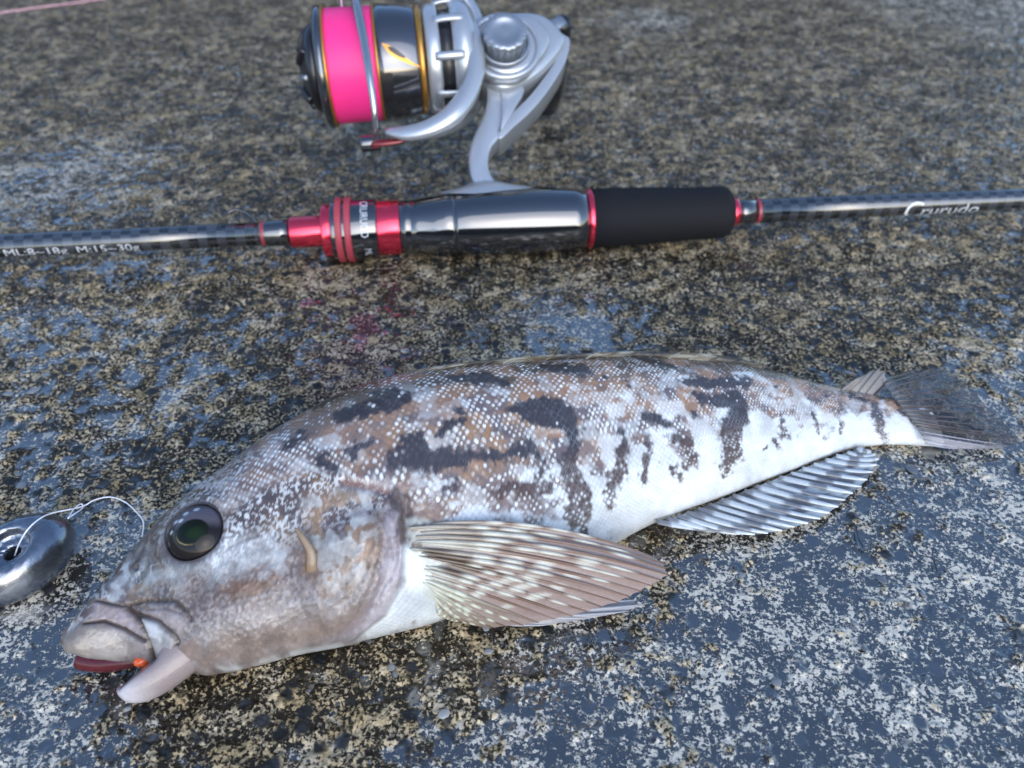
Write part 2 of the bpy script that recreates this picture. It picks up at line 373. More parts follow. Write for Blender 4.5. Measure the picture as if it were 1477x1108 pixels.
def sd_stroke(X, Y, pts):                  # distance to a stroke with varying radius (m); negative inside
    S = stroke_pts(pts); D = np.full(X.shape, 9.)
    R = S[:, 2].max() + .012
    m = (X > S[:, 0].min()-R) & (X < S[:, 0].max()+R) & (Y > S[:, 1].min()-R) & (Y < S[:, 1].max()+R)
    x = X[m]; y = Y[m]; d = np.full(x.shape, 9.)
    if len(S) == 1: d = np.hypot(x-S[0, 0], y-S[0, 1]) - S[0, 2]
    for a, b in zip(S[:-1], S[1:]):
        ab = b[:2]-a[:2]; t = np.clip(((x-a[0])*ab[0] + (y-a[1])*ab[1])/max(ab@ab, 1e-12), 0, 1)
        d = np.minimum(d, np.hypot(x-a[0]-t*ab[0], y-a[1]-t*ab[1]) - (a[2]+(b[2]-a[2])*t))
    D[m] = d; return D
def sd_poly(X, Y, pts):                    # signed distance to a closed outline in the chart
    S = stroke_pts(pts)[:, :2]; D = np.full(X.shape, 9.); R = .012
    m = (X > S[:, 0].min()-R) & (X < S[:, 0].max()+R) & (Y > S[:, 1].min()-R) & (Y < S[:, 1].max()+R)
    x = X[m]; y = Y[m]; d = np.full(x.shape, 9.); ins = np.zeros(x.shape, bool)
    for a, b in zip(S, np.roll(S, -1, 0)):
        ab = b-a; t = np.clip(((x-a[0])*ab[0] + (y-a[1])*ab[1])/max(ab@ab, 1e-12), 0, 1); d = np.minimum(d, np.hypot(x-a[0]-t*ab[0], y-a[1]-t*ab[1]))
        c = (a[1] > y) != (b[1] > y); ins ^= c & (x < (b[0]-a[0])*(y-a[1])/((b[1]-a[1]) if b[1] != a[1] else 1e-12) + a[0])
    D[m] = np.where(ins, -d, d); return D

DARK = [  # pigment bars and blotches: photo strokes (x, y, radius)
 [(488, 602, 8), (520, 593, 13), (560, 583, 15), (592, 576, 9)], [(568, 664, 8), (600, 648, 20), (628, 660, 15), (672, 660, 9)], [(590, 640, 12), (612, 662, 14)],
 [(735, 588, 6), (770, 594, 18), (805, 597, 26), (822, 615, 17), (824, 640, 9)], [(822, 645, 9), (822, 668, 14), (828, 700, 17), (833, 735, 15), (836, 762, 11)],
 [(455, 590, 7), (480, 577, 8)], [(543, 571, 7), (575, 569, 6)], [(652, 548, 7), (690, 545, 13), (732, 548, 6)], [(785, 533, 7), (805, 528, 11), (842, 534, 7)],
 [(920, 517, 6), (955, 524, 8), (975, 529, 5)], [(985, 551, 7), (1030, 549, 11), (1075, 550, 9)], [(995, 570, 3), (1030, 577, 11), (1065, 579, 16)],
 [(1062, 600, 16), (1056, 630, 17), (1052, 655, 13), (1047, 676, 6)], [(901, 622, 5), (898, 650, 9), (887, 690, 8), (882, 724, 6)], [(938, 632, 4), (936, 655, 6), (929, 690, 6)],
 [(970, 628, 6), (990, 645, 10), (998, 655, 6)], [(996, 660, 6), (990, 672, 6)], [(962, 672, 6), (975, 682, 6), (980, 692, 2)], [(1128, 600, 5), (1130, 622, 6)], [(1118, 632, 4), (1127, 645, 5)], [(1103, 648, 4)],
 [(1176, 600, 5), (1181, 618, 4)], [(1203, 593, 4)], [(1216, 612, 5), (1213, 620, 2)], [(1258, 583, 4), (1262, 602, 10), (1275, 623, 8), (1279, 632, 4)],
 [(1225, 572, 4), (1245, 577, 5)], [(1268, 556, 4), (1282, 572, 4), (1300, 592, 3), (1318, 610, 4), (1332, 616, 4)], [(640, 622, 7), (665, 610, 6)], [(664, 590, 8)], [(683, 660, 8), (720, 655, 7), (765, 640, 8)], [(720, 708, 7), (760, 706, 13), (785, 700, 9)], [(772, 690, 8), (776, 668, 7), (764, 640, 6)],
 [(930, 600, 8), (955, 610, 7)], [(505, 650, 9), (530, 640, 7)], [(470, 660, 7), (480, 690, 6)], [(640, 702, 7), (655, 698, 6)], [(1008, 600, 6)], [(420, 640, 9), (440, 628, 7)], [(900, 530, 3)], [(870, 548, 4)], [(905, 552, 4)], [(1190, 572, 6)], [(1120, 560, 5)]]
SADDLE = [(575, 725, 10), (585, 780, 9), (600, 790, 5)]
PALE_HEAD = [[(205, 845, 7), (245, 830, 13), (300, 818, 15), (350, 802, 20), (395, 792, 17)], [(215, 800, 6), (195, 830, 5), (185, 850, 4)], [(205, 780, 4), (190, 800, 3)], [(240, 815, 5), (218, 850, 4)], [(170, 835, 3), (160, 858, 3)],
             [(318, 700, 7), (345, 690, 5)], [(470, 800, 13), (500, 815, 10)], [(512, 712, 10)], [(490, 706, 7)]]
CREASES = [([(138, 866), (177, 874), (212, 866), (252, 868), (270, 884), (274, 896)], 1.5, .7), ([(184, 876), (198, 893), (209, 914), (220, 938), (232, 966)], 2.2, 1.), ([(197, 886), (227, 895), (250, 911), (258, 926), (250, 945)], 1.8, .9),
           ([(124, 899), (150, 896), (178, 906), (208, 924)], 1.4, .9), ([(212, 880), (240, 878), (262, 886)], .9, .4), ([(330, 792), (350, 780), (372, 772)], 1.2, .4)]
OPERCLE = [(300, 640), (480, 690), (520, 696), (545, 703), (553, 735), (555, 780), (548, 830), (525, 875), (480, 915), (430, 935), (330, 960), (240, 962), (130, 940), (95, 920), (130, 862), (220, 757)]
MEMBR = [(300, 640), (520, 690), (562, 702), (578, 735), (584, 790), (578, 840), (556, 885), (510, 920), (440, 938), (330, 965), (240, 962), (130, 940), (95, 920), (130, 862), (220, 757)]

def build_body(parent):
    n = 900
    p = np.linspace(.0008, .2555, n)
    th = np.radians(np.concatenate([np.linspace(-118, 128, 340), np.linspace(128, 242, 62)[1:-1]])); m = len(th)
    P = body_points(p, th); X = np.broadcast_to(p[:, None], (n, m)).copy(); Y = np.einsum('ijk,k->ij', P - FO, FU)
    a = stations(p)[:, 2]
    nn = nrm(np.cross(np.gradient(P, axis=0), np.roll(P, -1, 1) - np.roll(P, 1, 1)))
    if np.einsum('ijk,k->ij', nn, FN)[:, 170].mean() < 0: nn = -nn
    Th = np.broadcast_to(th[None], (n, m)); up = sgnpow(np.sin(Th))               # -1 belly .. 1 back
    wx = (fbm(X*230, Y*230, 3, 4) - .5); wy = (fbm(X*230+40, Y*230, 3, 6) - .5)
    Xw = X + wx*.0042; Yw = Y + wy*.0042                                          # warped chart for ragged outlines
    hd = sst(.0015, -.0005, sd_poly(X, Y, OPERCLE)); mb = sst(.0008, -.0008, sd_poly(X, Y, MEMBR))
    nape = sst(.052, .034, X + wx*.03); lowr = sst(.42, .22, up); head = np.maximum(np.maximum(hd, mb)*sst(.108, .098, X)*lowr, nape)
    behind = sst(.062, .078, X + .10*np.clip(-(Y - .03), -.1, .1)*0)              # scaled part of the body
    scaled = (1 - head)
    # ---- scales
    pitch = .0018*(np.maximum(a, .006)/.032)**.75
    A = np.cumsum(np.gradient(p)/pitch)[:, None] + fbm(X*70, Y*70, 3, 11)*2.2; B = Th*27. + fbm(X*70+9, Y*70, 3, 12)*2.2
    c1 = A + B*.5; c2 = A - B*.5; i1 = np.floor(c1).astype(int); i2 = np.floor(c2).astype(int); f1 = c1-i1; f2 = c2-i2
    rnd = hash2(i1, i2); rnd2 = hash2(i2+91, i1+37)
    saw = (f1+f2)*.5; edge = np.minimum(np.minimum(f1, f2), np.minimum(1-f1, 1-f2))
    dsz = .30 + .20*hash2(i1+5, i2+77); dot = sst(dsz, dsz-.2, np.hypot(f1-.60, f2-.60))
    low = sst(-.35, -.75, up)
    amp = scaled*(1 - .25*low)*np.interp(X, [.06, .2, .25], [1, .7, .3])
    disp = amp*(.00016*saw*sst(0, .10, edge) + .00005*dot*(rnd-.3))
    # ---- pigment, with some reflections painted in
    def lay(c, mask, rgb): return c + (np.asarray(rgb) - c)*mask[..., None]
    big = fbm(X*95, Y*120, 4, 21); mid = fbm(X*190, Y*250, 4, 23, .55); fine = fbm(X*800, Y*800, 3, 25)
    skin = np.ones((n, m, 3))*np.array([.23, .17, .15])
    skin = lay(skin, sst(.42, .62, mid)*np.interp(X, [.06, .10], [.35, 1]), (.33, .20, .115)); skin = lay(skin, sst(.5, .68, fbm(X*130+5, Y*160, 3, 27)), (.15, .12, .125))
    skin = lay(skin, sst(.48, .74, up)*.9*sst(.05, .08, X), (.085, .052, .022))  # brown back, deepened to paint in the dark band it reflects
    # white lower flank with a ragged upper edge that climbs towards the tail
    edgeY = np.interp(p, [.05, .085, .11, .13, .15, .18, .21, .24, .26], [-.95, -.62, -.38, -.12, .02, .18, .25, .30, .3])[:, None]
    white = sst(.26, -.28, up - edgeY - (mid-.5)*2.2 - (big-.5)*1.2 + (rnd-.5)*.22)
    white = np.maximum(white, scaled*sst(.52, .66, fbm(X*150+11, Y*210, 4, 31) + (rnd2-.5)*.06)*sst(.9, .5, up)*.45)
    WHITE = np.array([.70, .73, .74])
    skin = lay(skin, white, WHITE)
    tan = sst(.45, .64, fbm(X*120+3, Y*200+8, 4, 33))*scaled*sst(-.45, .0, up)*(1-white*.55); skin = lay(skin, tan*.7*np.interp(X, [.06, .10], [.4, 1]), (.38, .215, .12))
    # a pale spot on each scale of the upper flank, partly sky glints painted in
    dens = sst(.36, .55, fbm(X*110+50, Y*140, 3, 35)) * sst(-.75, -.2, up)
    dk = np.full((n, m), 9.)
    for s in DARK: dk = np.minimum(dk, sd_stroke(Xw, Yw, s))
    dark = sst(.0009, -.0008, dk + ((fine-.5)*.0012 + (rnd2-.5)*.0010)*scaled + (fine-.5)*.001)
    back = sst(.3, .8, up)
    dkl = sst(-.15, -.55, up); holes = dkl*sst(.40, .52, rnd2)*sst(.42, .2, np.hypot(f1-.5, f2-.5))     # low bars break up scale by scale
    dark = dark*(1 - .75*holes)
    skin = lay(skin, dark*scaled + dark*(1-scaled)*.5, np.array([.046, .042, .052]) + (np.array([.024, .017, .013])-np.array([.046, .042, .052]))*sst(.45, .75, up)[..., None] + np.array([.035, .006, -.014])*sst(.0, -.4, up)[..., None])  # slate tint on mid-flank bars is sky sheen painted into the colour
    dm = dot*scaled*sst(.16, .40, rnd*(.34 + .9*dens))*(1 - .93*dark)*(1-white*.35)
    dm = np.maximum(dm, dot*scaled*dark*(rnd2 > .955)*.8)
    skin = lay(skin, np.clip(dm, 0, 1)*(.55 + .43*rnd2), (.82, .86, .86))
    skin = lay(skin, white*scaled*(1-dark)*sst(.46, .66, fbm(X*75+31, Y*140, 4, 37))*.3, (.42, .42, .42))
    dl = scaled*(1-dm)*(1-white)*sst(.10, .02, edge)*.35; skin = lay(skin, dl, (.10, .08, .075))
    wl_ = scaled*white*sst(.14, .02, edge)*.38; skin = lay(skin, wl_, (.36, .39, .42))
    # ---- head pigment
    hc = np.ones((n, m, 3))*np.array([.125, .092, .090])
    hm = fbm(X*180, Y*220, 4, 41, .55); hc = lay(hc, sst(.44, .68, hm), (.22, .145, .10)); hc = lay(hc, sst(.50, .70, fbm(X*150+7, Y*150, 4, 43)), (.085, .072, .078))
    hc = lay(hc, sst(.35, .85, up)*.7, (.085, .060, .042))
    ver = np.abs(fbm(X*330 + wx*2, Y*150 + wy*2, 3, 45) - .5); worm = sst(.05, .02, ver)*sst(.045, .028, X)*sst(-.1, .25, up); hc = lay(hc, worm*.75, (.50, .52, .53))
    hc = lay(hc, sst(.0, -.45, up)*sst(.005, .03, X)*.75*(.55+.9*(hm-.2)).clip(0, 1), (.175, .13, .12)); hc = lay(hc, sst(-.45, -.85, up)*.7, (.36, .34, .345))
    pl = np.full((n, m), 9.)
    for s in PALE_HEAD: pl = np.minimum(pl, sd_stroke(Xw, Yw, s))
    hc = lay(hc, sst(.0014, -.0014, pl + (hm-.5)*.006)*.75, (.47, .50, .52))
    spk = fbm(X*1600, Y*1600, 2, 47) + (hm-.5)*.25; hc = lay(hc, sst(.535, .59, spk)*sst(-.35, .0, up)*sst(.018, .04, X)*.85, (.72, .75, .76))
    por = fbm(X*1500+3, Y*1500, 2, 49); hc = lay(hc, sst(.55, .63, por)*sst(.1, -.1, up)*.35, (.50, .48, .48)); disp = disp + (por-.5)*.00022*head*sst(.15, -.15, up)
    brn = np.minimum(sd_stroke(Xw, Yw, [(450, 822, 7), (478, 838, 11), (505, 832, 6), (520, 818, 4)]), np.minimum(sd_stroke(Xw, Yw, [(325, 845, 4), (350, 850, 6), (385, 848, 5), (395, 835, 3)]), sd_stroke(Xw, Yw, [(462, 782, 4)])))
    hc = lay(hc, sst(.0008, -.0006, brn + (fine-.5)*.002)*.8, (.17, .085, .04))
    hc = lay(hc, sst(.003, -.002, sd_stroke(Xw, Yw, [(530, 872, 7), (470, 898, 10), (400, 918, 11), (330, 938, 9), (285, 952, 7)]))*.6, (.20, .125, .075))
    hc = lay(hc, sst(.001, -.001, sd_stroke(Xw, Yw, [(262, 960, 7), (268, 940, 9), (272, 930, 6)]))*.6, (.27, .17, .13))
    lip = sst(.0013, -.0012, sd_poly(X, Y, [(95, 922), (118, 900), (150, 899), (178, 908), (208, 926), (228, 950), (232, 975), (120, 965), (92, 940)]))
    hc = lay(hc, lip*.85, (.40, .37, .355)); hc = lay(hc, lip*sst(.014, .003, X)*.85, (.15, .125, .105)); hc = lay(hc, lip*sst(.5, .66, hm)*.4, (.28, .25, .22))
    plate2 = sst(.0013, -.0013, sd_poly(X, Y, [(128, 896), (138, 869), (178, 877), (200, 896), (208, 920), (178, 903), (150, 894)])); hc = lay(hc, plate2*.7, (.42, .35, .36))
    maxi = sst(.0012, -.0011, sd_poly(X, Y, [(205, 893), (228, 898), (250, 914), (256, 930), (248, 950), (234, 962), (224, 938), (212, 912)])); hc = lay(hc, maxi*.9, (.62, .64, .66))
    max2 = sst(.0013, -.0013, sd_poly(X, Y, [(205, 880), (250, 872), (268, 888), (268, 905), (258, 915), (230, 893)])); hc = lay(hc, max2*.6, (.46, .40, .41))
    opn = fbm(X*210+9, Y*210, 4, 55); opr = sst(.003, -.004, sd_poly(X, Y, [(440, 715), (500, 700), (540, 708), (550, 745), (548, 800), (520, 840), (470, 850), (440, 800)]))
    hc = lay(hc, opr*sst(.40, .52, opn)*.75, (.36, .235, .14)); hc = lay(hc, opr*sst(.53, .60, fbm(X*340, Y*340, 4, 57))*.8, (.58, .60, .60))
    hc = lay(hc, sst(.55, .66, fbm(X*120+70, Y*120, 4, 59))*.45, (.12, .085, .075))
    # ---- relief of the head
    disp = disp + lip*.0008 + maxi*.0008 + max2*.0004 + plate2*.0003
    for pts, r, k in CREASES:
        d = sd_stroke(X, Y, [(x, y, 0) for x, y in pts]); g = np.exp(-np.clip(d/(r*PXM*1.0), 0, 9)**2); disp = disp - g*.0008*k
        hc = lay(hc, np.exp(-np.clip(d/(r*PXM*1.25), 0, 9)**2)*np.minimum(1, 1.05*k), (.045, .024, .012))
    dop = sd_poly(X, Y, OPERCLE); dmb = sd_poly(X, Y, MEMBR); win = np.maximum(sst(.080, .091, X), sst(.052, .070, X)*sst(-.1, -.35, up))*sst(.34, .18, up)
    disp = disp + win*(.0012*sst(.0016, -.0016, dop) + .0011*sst(.0009, -.0009, dmb))
    ribs = np.sin(dop/.00042*.9 + (hm-.5)*6)*sst(.0, -.0006, dmb)*sst(-.0085, -.001, dop)*sst(-.05, -.35, up); skin_rib = ribs; disp = disp + ribs*.00020*win
    hc = hc*(.42 + .84*fbm(X*260+13, Y*300, 5, 58, .65))[..., None]
    skin = skin*(.74 + .52*fbm(X*210+3, Y*260, 5, 60, .65))[..., None]
    skin = lay(skin, head, (0, 0, 0)) + hc*head[..., None]
    mem = sst(.0004, -.0004, dmb)*sst(-.0002, .0008, dop)*win; skin = lay(skin, mem*.55, (.31, .27, .30)); skin = lay(skin, mem*sst(.45, .62, mid)*.4, (.48, .45, .48))
    groove = np.exp(-np.clip(np.abs(dmb-.0012)/.0011, 0, 9)**2)*win*sst(-.55, -.2, up); disp = disp - groove*.0010; skin = lay(skin, groove*.6, (.085, .06, .07))
    skin = lay(skin, np.exp(-np.clip(np.abs(dop-.0002)/.0005, 0, 9)**2)*win*.45, (.20, .15, .17))
    top = sd_stroke(X, Y, [(495, 697, 3), (535, 703, 3), (560, 712, 2)]); disp = disp - np.exp(-np.clip(top/.0006, 0, 9)**2)*.0007; skin = lay(skin, sst(.0008, -.0002, top)*.7, (.20, .10, .08))
    sd = sd_stroke(Xw, Yw, SADDLE); skin = lay(skin, sst(.0006, -.0006, sd)*.8, (.07, .045, .04))
    throat = sst(.002, -.004, sd_poly(X, Y, [(590, 800), (640, 860), (660, 895), (560, 925), (500, 935), (560, 890)])); skin = lay(skin, throat*.5, (.30, .34, .36)); 
    skin = lay(skin, sst(.001, -.002, sd_stroke(Xw, Yw, [(600, 800, 12), (595, 830, 12)]))*.8, (.58, .63, .66))
    root = sd_poly(X, Y, [(588, 748), (615, 744), (640, 765), (650, 810), (650, 850), (632, 876), (608, 862), (594, 815)]); rt = sst(.0015, -.0025, root)
    disp = disp + rt*.0005; skin = lay(skin, sst(.0006, -.001, root + (mid-.5)*.004)*.8, (.46, .48, .43)); skin = lay(skin, sst(.001, -.001, sd_stroke(Xw, Yw, [(604, 840, 12), (600, 815, 11)]))*.7, (.60, .65, .67))
    skin = lay(skin, sst(.0005, -.0006, sd_stroke(Xw, Yw, [(602, 788, 5), (625, 795, 9), (650, 806, 13)]) + (fine-.5)*.0016)*.9, (.075, .038, .02)); skin = lay(skin, sst(.0005, -.0006, sd_stroke(Xw, Yw, [(600, 763, 5), (616, 760, 4)]))*.85, (.13, .065, .035))
    # ---- eye socket and nostril
    e, _ = flank(280, 767); eu, ev = chart(280, 767); de = np.hypot((X-eu)*1.0, (Y-ev)*1.02)
    disp = disp - .0042*sst(.0073, .0050, de) + .0004*np.exp(-((de-.0086)/.0014)**2)
    skin = lay(skin, np.exp(-((de-.0076)/.0005)**2)*.6, (.10, .08, .08)); skin = lay(skin, sst(.0074, .0068, de), (.02, .018, .02))
    nu, nv = chart(196, 818); dn = np.hypot(X-nu, Y-nv); disp = disp - .0006*np.exp(-(dn/.0006)**2) + .0003*np.exp(-((dn-.0011)/.0005)**2); skin = lay(skin, np.exp(-(dn/.0007)**2)*.8, (.06, .045, .04))
    disp = disp + (fbm(X*420, Y*420, 3, 51)-.5)*.00025*head + (fbm(X*45, Y*45, 2, 53)-.5)*.0012*(1-head)
    disp[:2] *= .2
    P = P + nn*disp[..., None]
    P[..., 2] = np.maximum(P[..., 2], -.0002); P[0] = P[0].mean(0); P[-1] = P[-1].mean(0)
    V = P.reshape(-1, 3); C = skin.reshape(-1, 3)
    F = gridfaces(n, m, True)
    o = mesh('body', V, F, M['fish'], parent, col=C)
    return o
_root_at = body_points(np.array([.12]), np.array([-1.2]))[0, 0]
fish = empty('fish', (_root_at[0], _root_at[1], 0))
tag(fish, 'mottled brown and white fish lying on wet concrete with its mouth open', 'fish')
body = build_body(fish)

# ---- eye
def build_eye():
    c, n = flank(280, 767); n = nrm(n + .15*(_C-c)/np.linalg.norm(_C-c)); c = c - n*.0030
    u = nrm(E1 - n*(E1@n)); v = np.cross(n, u); v = v if v @ FU > 0 else -v
    r = .0072; k = 40; mseg = 80; ph = np.linspace(0, 1.25, k); a = np.linspace(0, 2*math.pi, mseg, endpoint=False)
    PH, AA = np.meshgrid(ph, a, indexing='ij'); x = np.sin(PH)*np.cos(AA)/math.sin(1.25); y = np.sin(PH)*np.sin(AA)/math.sin(1.25)
    V = c + r*1.03*x[..., None]*u + r*.96*y[..., None]*v + (r*.80*np.cos(PH))[..., None]*n
    rr = np.hypot(x, y); col = np.ones(x.shape+(3,))*np.array([.014, .012, .013])
    def lay(c_, m_, rgb): return c_ + (np.array(rgb)-c_)*m_[..., None]
    col = lay(col, sst(-.05, .35, y + .2*x)*.85*sst(.97, .85, rr), (.115, .105, .13)); col = lay(col, sst(.93, 1., rr), (.06, .05, .05))  # mauve upper half is the sky's reflection painted on the eye
    pr = np.hypot((x-.12)/.52, (y+.12)/.42)
    col = lay(col, sst(1.0, .94, pr), (.006, .009, .005)); col = lay(col, sst(.75, .2, np.hypot((x-.2)/.5, (y+.2)/.36)), (.010, .022, .006))
    col = lay(col, np.exp(-((pr-1.02)/.035)**2)*sst(.0, -.4, y)*sst(.3, -.3, x)*.7, (.40, .32, .12))
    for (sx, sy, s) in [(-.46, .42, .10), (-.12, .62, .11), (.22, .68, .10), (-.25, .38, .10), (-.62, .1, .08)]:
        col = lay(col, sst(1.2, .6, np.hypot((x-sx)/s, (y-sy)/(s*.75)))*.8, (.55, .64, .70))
    t = NT('wet_eye'); t.set(Base_Color=t.n('Attribute', attribute_name='pigment').outputs['Color'], Roughness=.12, Coat_Weight=1., Coat_Roughness=.02, Coat_IOR=1.28, Specular_IOR_Level=.05, Normal=t.bump(t.noise(t.obj(), 900, 2), .00008, .3))
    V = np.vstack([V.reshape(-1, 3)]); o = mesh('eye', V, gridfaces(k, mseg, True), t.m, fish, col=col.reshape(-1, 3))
    # fleshy rim around the eyeball
    a = np.linspace(0, 2*math.pi, 70); ring = []
    c0, _ = flank(280, 767)
    for t_ in a: ring.append(c + u*r*1.03*math.cos(t_) + v*r*.965*math.sin(t_) + n*(.0028 + .0002*math.sin(3*t_)))
    V, F = tube(np.array(ring), .00022, 8, up=n); mesh('eyelid_rim', V, F, M['fish'], o, col=np.ones((len(V), 3))*np.array([.06, .05, .052]))
build_eye()

# ---- lower jaw, inner mouth
def build_jaw():
    path = [(305, 940, .0135, 12), (280, 948, .0125, 24), (252, 960, .011, 30), (228, 973, .0098, 30), (206, 985, .0086, 29), (190, 993, .0078, 26), (178, 999, .0074, 20), (171, 1003, .0072, 13), (167, 1005, .0071, 4)]
    ja, jn = flank(300, 928); ja = ja - jn*.0085; jb = at(170, 1003, .0070); ju = np.array([0, .2, .40, .58, .74, .86, .95, .99])
    P = ja + (jb-ja)*ju[:, None]; path = [(0, 0, 0, r) for r in (12, 25, 30, 31, 29, 24, 15, 4)]
    R = np.array([r*PXM*.93 for *_, r in path]); S = spline(np.column_stack([P, R]), 48)
    V, F = tube(S[:, :3], np.maximum(S[:, 3], .0004), 32, flat=.86, up=nrm(FN))
    Q = V[:-2].reshape(48, 32, 3); cen = S[:, :3]
    an = np.linspace(0, 2*math.pi, 32, endpoint=False); t = np.linspace(0, 1, 48)[:, None]
    rel = Q - cen[:, None]; inner = nrm(at(190, 940, .012) - at(240, 1000, .004)); k = np.einsum('ijk,k->ij', nrm(rel), inner)
    cup = np.clip((k+.1)/1.1, 0, 1)**2*sst(.25, .45, t)*sst(1., .80, t); Q = Q - inner*(cup*S[:, 3][:, None]*.7)[..., None]
    col = np.ones((48, 32, 3))*np.array([.54, .51, .54])
    col += (np.array([.42, .22, .20])-col)*(cup*.8)[..., None]; col += (np.array([.235, .185, .175])-col)*(sst(.85, .42, t)*np.ones((1, 32)))[..., None]*.9
    V = np.vstack([Q.reshape(-1, 3), V[-2:]]); C = np.vstack([col.reshape(-1, 3), col[0].mean(0), col[-1].mean(0)])
    mesh('lower_jaw', V, F, M['fish'], fish, col=C)
build_jaw()

# ---- cheek flap
def build_cirrus():
    b, n = flank(447, 826); pts = [(446, 838, -.0030), (451, 818, -.0004), (449, 797, .0008), (440, 777, .0014), (431, 764, .0018)]
    P = []
    for x, y, k in pts: q, nn_ = flank(x, y); P.append(q + nn_*(k+.0014))
    S = spline(np.array(P), 24); r = np.interp(np.linspace(0, 1, 24), [0, .35, .75, 1], [.0014, .0013, .0008, .0002])
    V, F = tube(S, r, 12, flat=.38, up=n); t = np.repeat(np.linspace(0, 1, 24), 12); col = np.ones((len(V), 3))*np.array([.25, .175, .11])
    rr = np.tile(np.cos(np.linspace(0, 2*math.pi, 12, endpoint=False)), 24); col[:-2] += (np.array([.16, .085, .04])-col[:-2])*sst(.3, .95, -rr)[:, None]
    mesh('cheek_flap', V, F, M['fish'], fish, col=col)
build_cirrus()

# ---- fins
def drape(P, gap, ramp=None):                        # keep fin points on the viewer's side of the flank they lie over
    q, z = proj(P); shp = z.shape; q = q.reshape(-1, 2); z = z.ravel().copy(); g = _Gq.reshape(-1, 2)[::3]; gz = (_Gz + _pen).ravel()[::3]; gp = _pen.ravel()[::3]
    for i in range(len(q)):
        d = (g[:, 0]-q[i, 0])**2 + (g[:, 1]-q[i, 1])**2 + gp; j = d.argmin()
        if d[j] < 60: z[i] = min(z[i], gz[j]-(gap if ramp is None else gap*ramp[i % len(ramp)]))
    pts = np.array([at_depth(q[i, 0], q[i, 1], z[i]) for i in range(len(q))]); return pts.reshape(shp+(3,))
def build_fin(name, rays, colour, memcol, r0, r1, mat_m, sub=4, seg=22, lift=.0, drape_gap=None, body_=None, flat=.7, upv=(0, 0, 1)):
    # rays: list of (base, control, tip) 3-D points
    t = np.linspace(0, 1, seg)[:, None]; n = len(rays); jr = np.random.default_rng(len(name)+n); sp = np.linalg.norm(rays[n//2][2]-rays[n//2+1][2])
    rays = [(b, c + jr.normal(0, .10*sp, 3), e + (e-b)*jr.normal(0, .012)) for b, c, e in rays]
    C = np.array([(1-t)**2*b + 2*t*(1-t)*c + t*t*e for b, c, e in rays])                       # (n, seg, 3)
    if drape_gap: C = drape(C, drape_gap, -.5 + 1.5*sst(0, .24, t[:, 0]))
    k = np.linspace(0, n-1, (n-1)*sub+1); i = np.minimum(k.astype(int), n-2); f = (k-i)[:, None, None]
    Mb = C[i]*(1-f) + C[i+1]*f
    sag = np.sin(math.pi*(k-i))[:, None, None]*np.array(upv)*(-.0003); Mb = Mb + sag
    last = np.sin(math.pi*(k-i))[:, None]*np.linspace(0, 1, seg)[None]**6                        # scalloped margin
    Mb = Mb - (Mb - np.concatenate([Mb[:, :1], Mb[:, :-1]], 1))*last[..., None]*.5
    mc = memcol(k/(n-1), t[:, 0]); fin = mesh(name, Mb.reshape(-1, 3), gridfaces(len(k), seg), mat_m, fish, col=mc.reshape(-1, 3))
    for j in range(n):
        r = jr.uniform(.8, 1.15)*np.interp(np.linspace(0, 1, seg), [0, .15, .8, 1], [r0*(.3 if drape_gap else .8), r0, r1, r1*.45])
        V, F = tube(C[j], r, 8, flat=flat, up=upv); c = colour(j/(n-1), t[:, 0], j); cc = np.vstack([np.repeat(c, 8, 0), c[:1], c[-1:]])
        mesh('fin_ray', V, F, M['fin'], fin, col=cc)
    return fin
def lerp_pts(pts, n): return spline(np.array(pts, float), n)
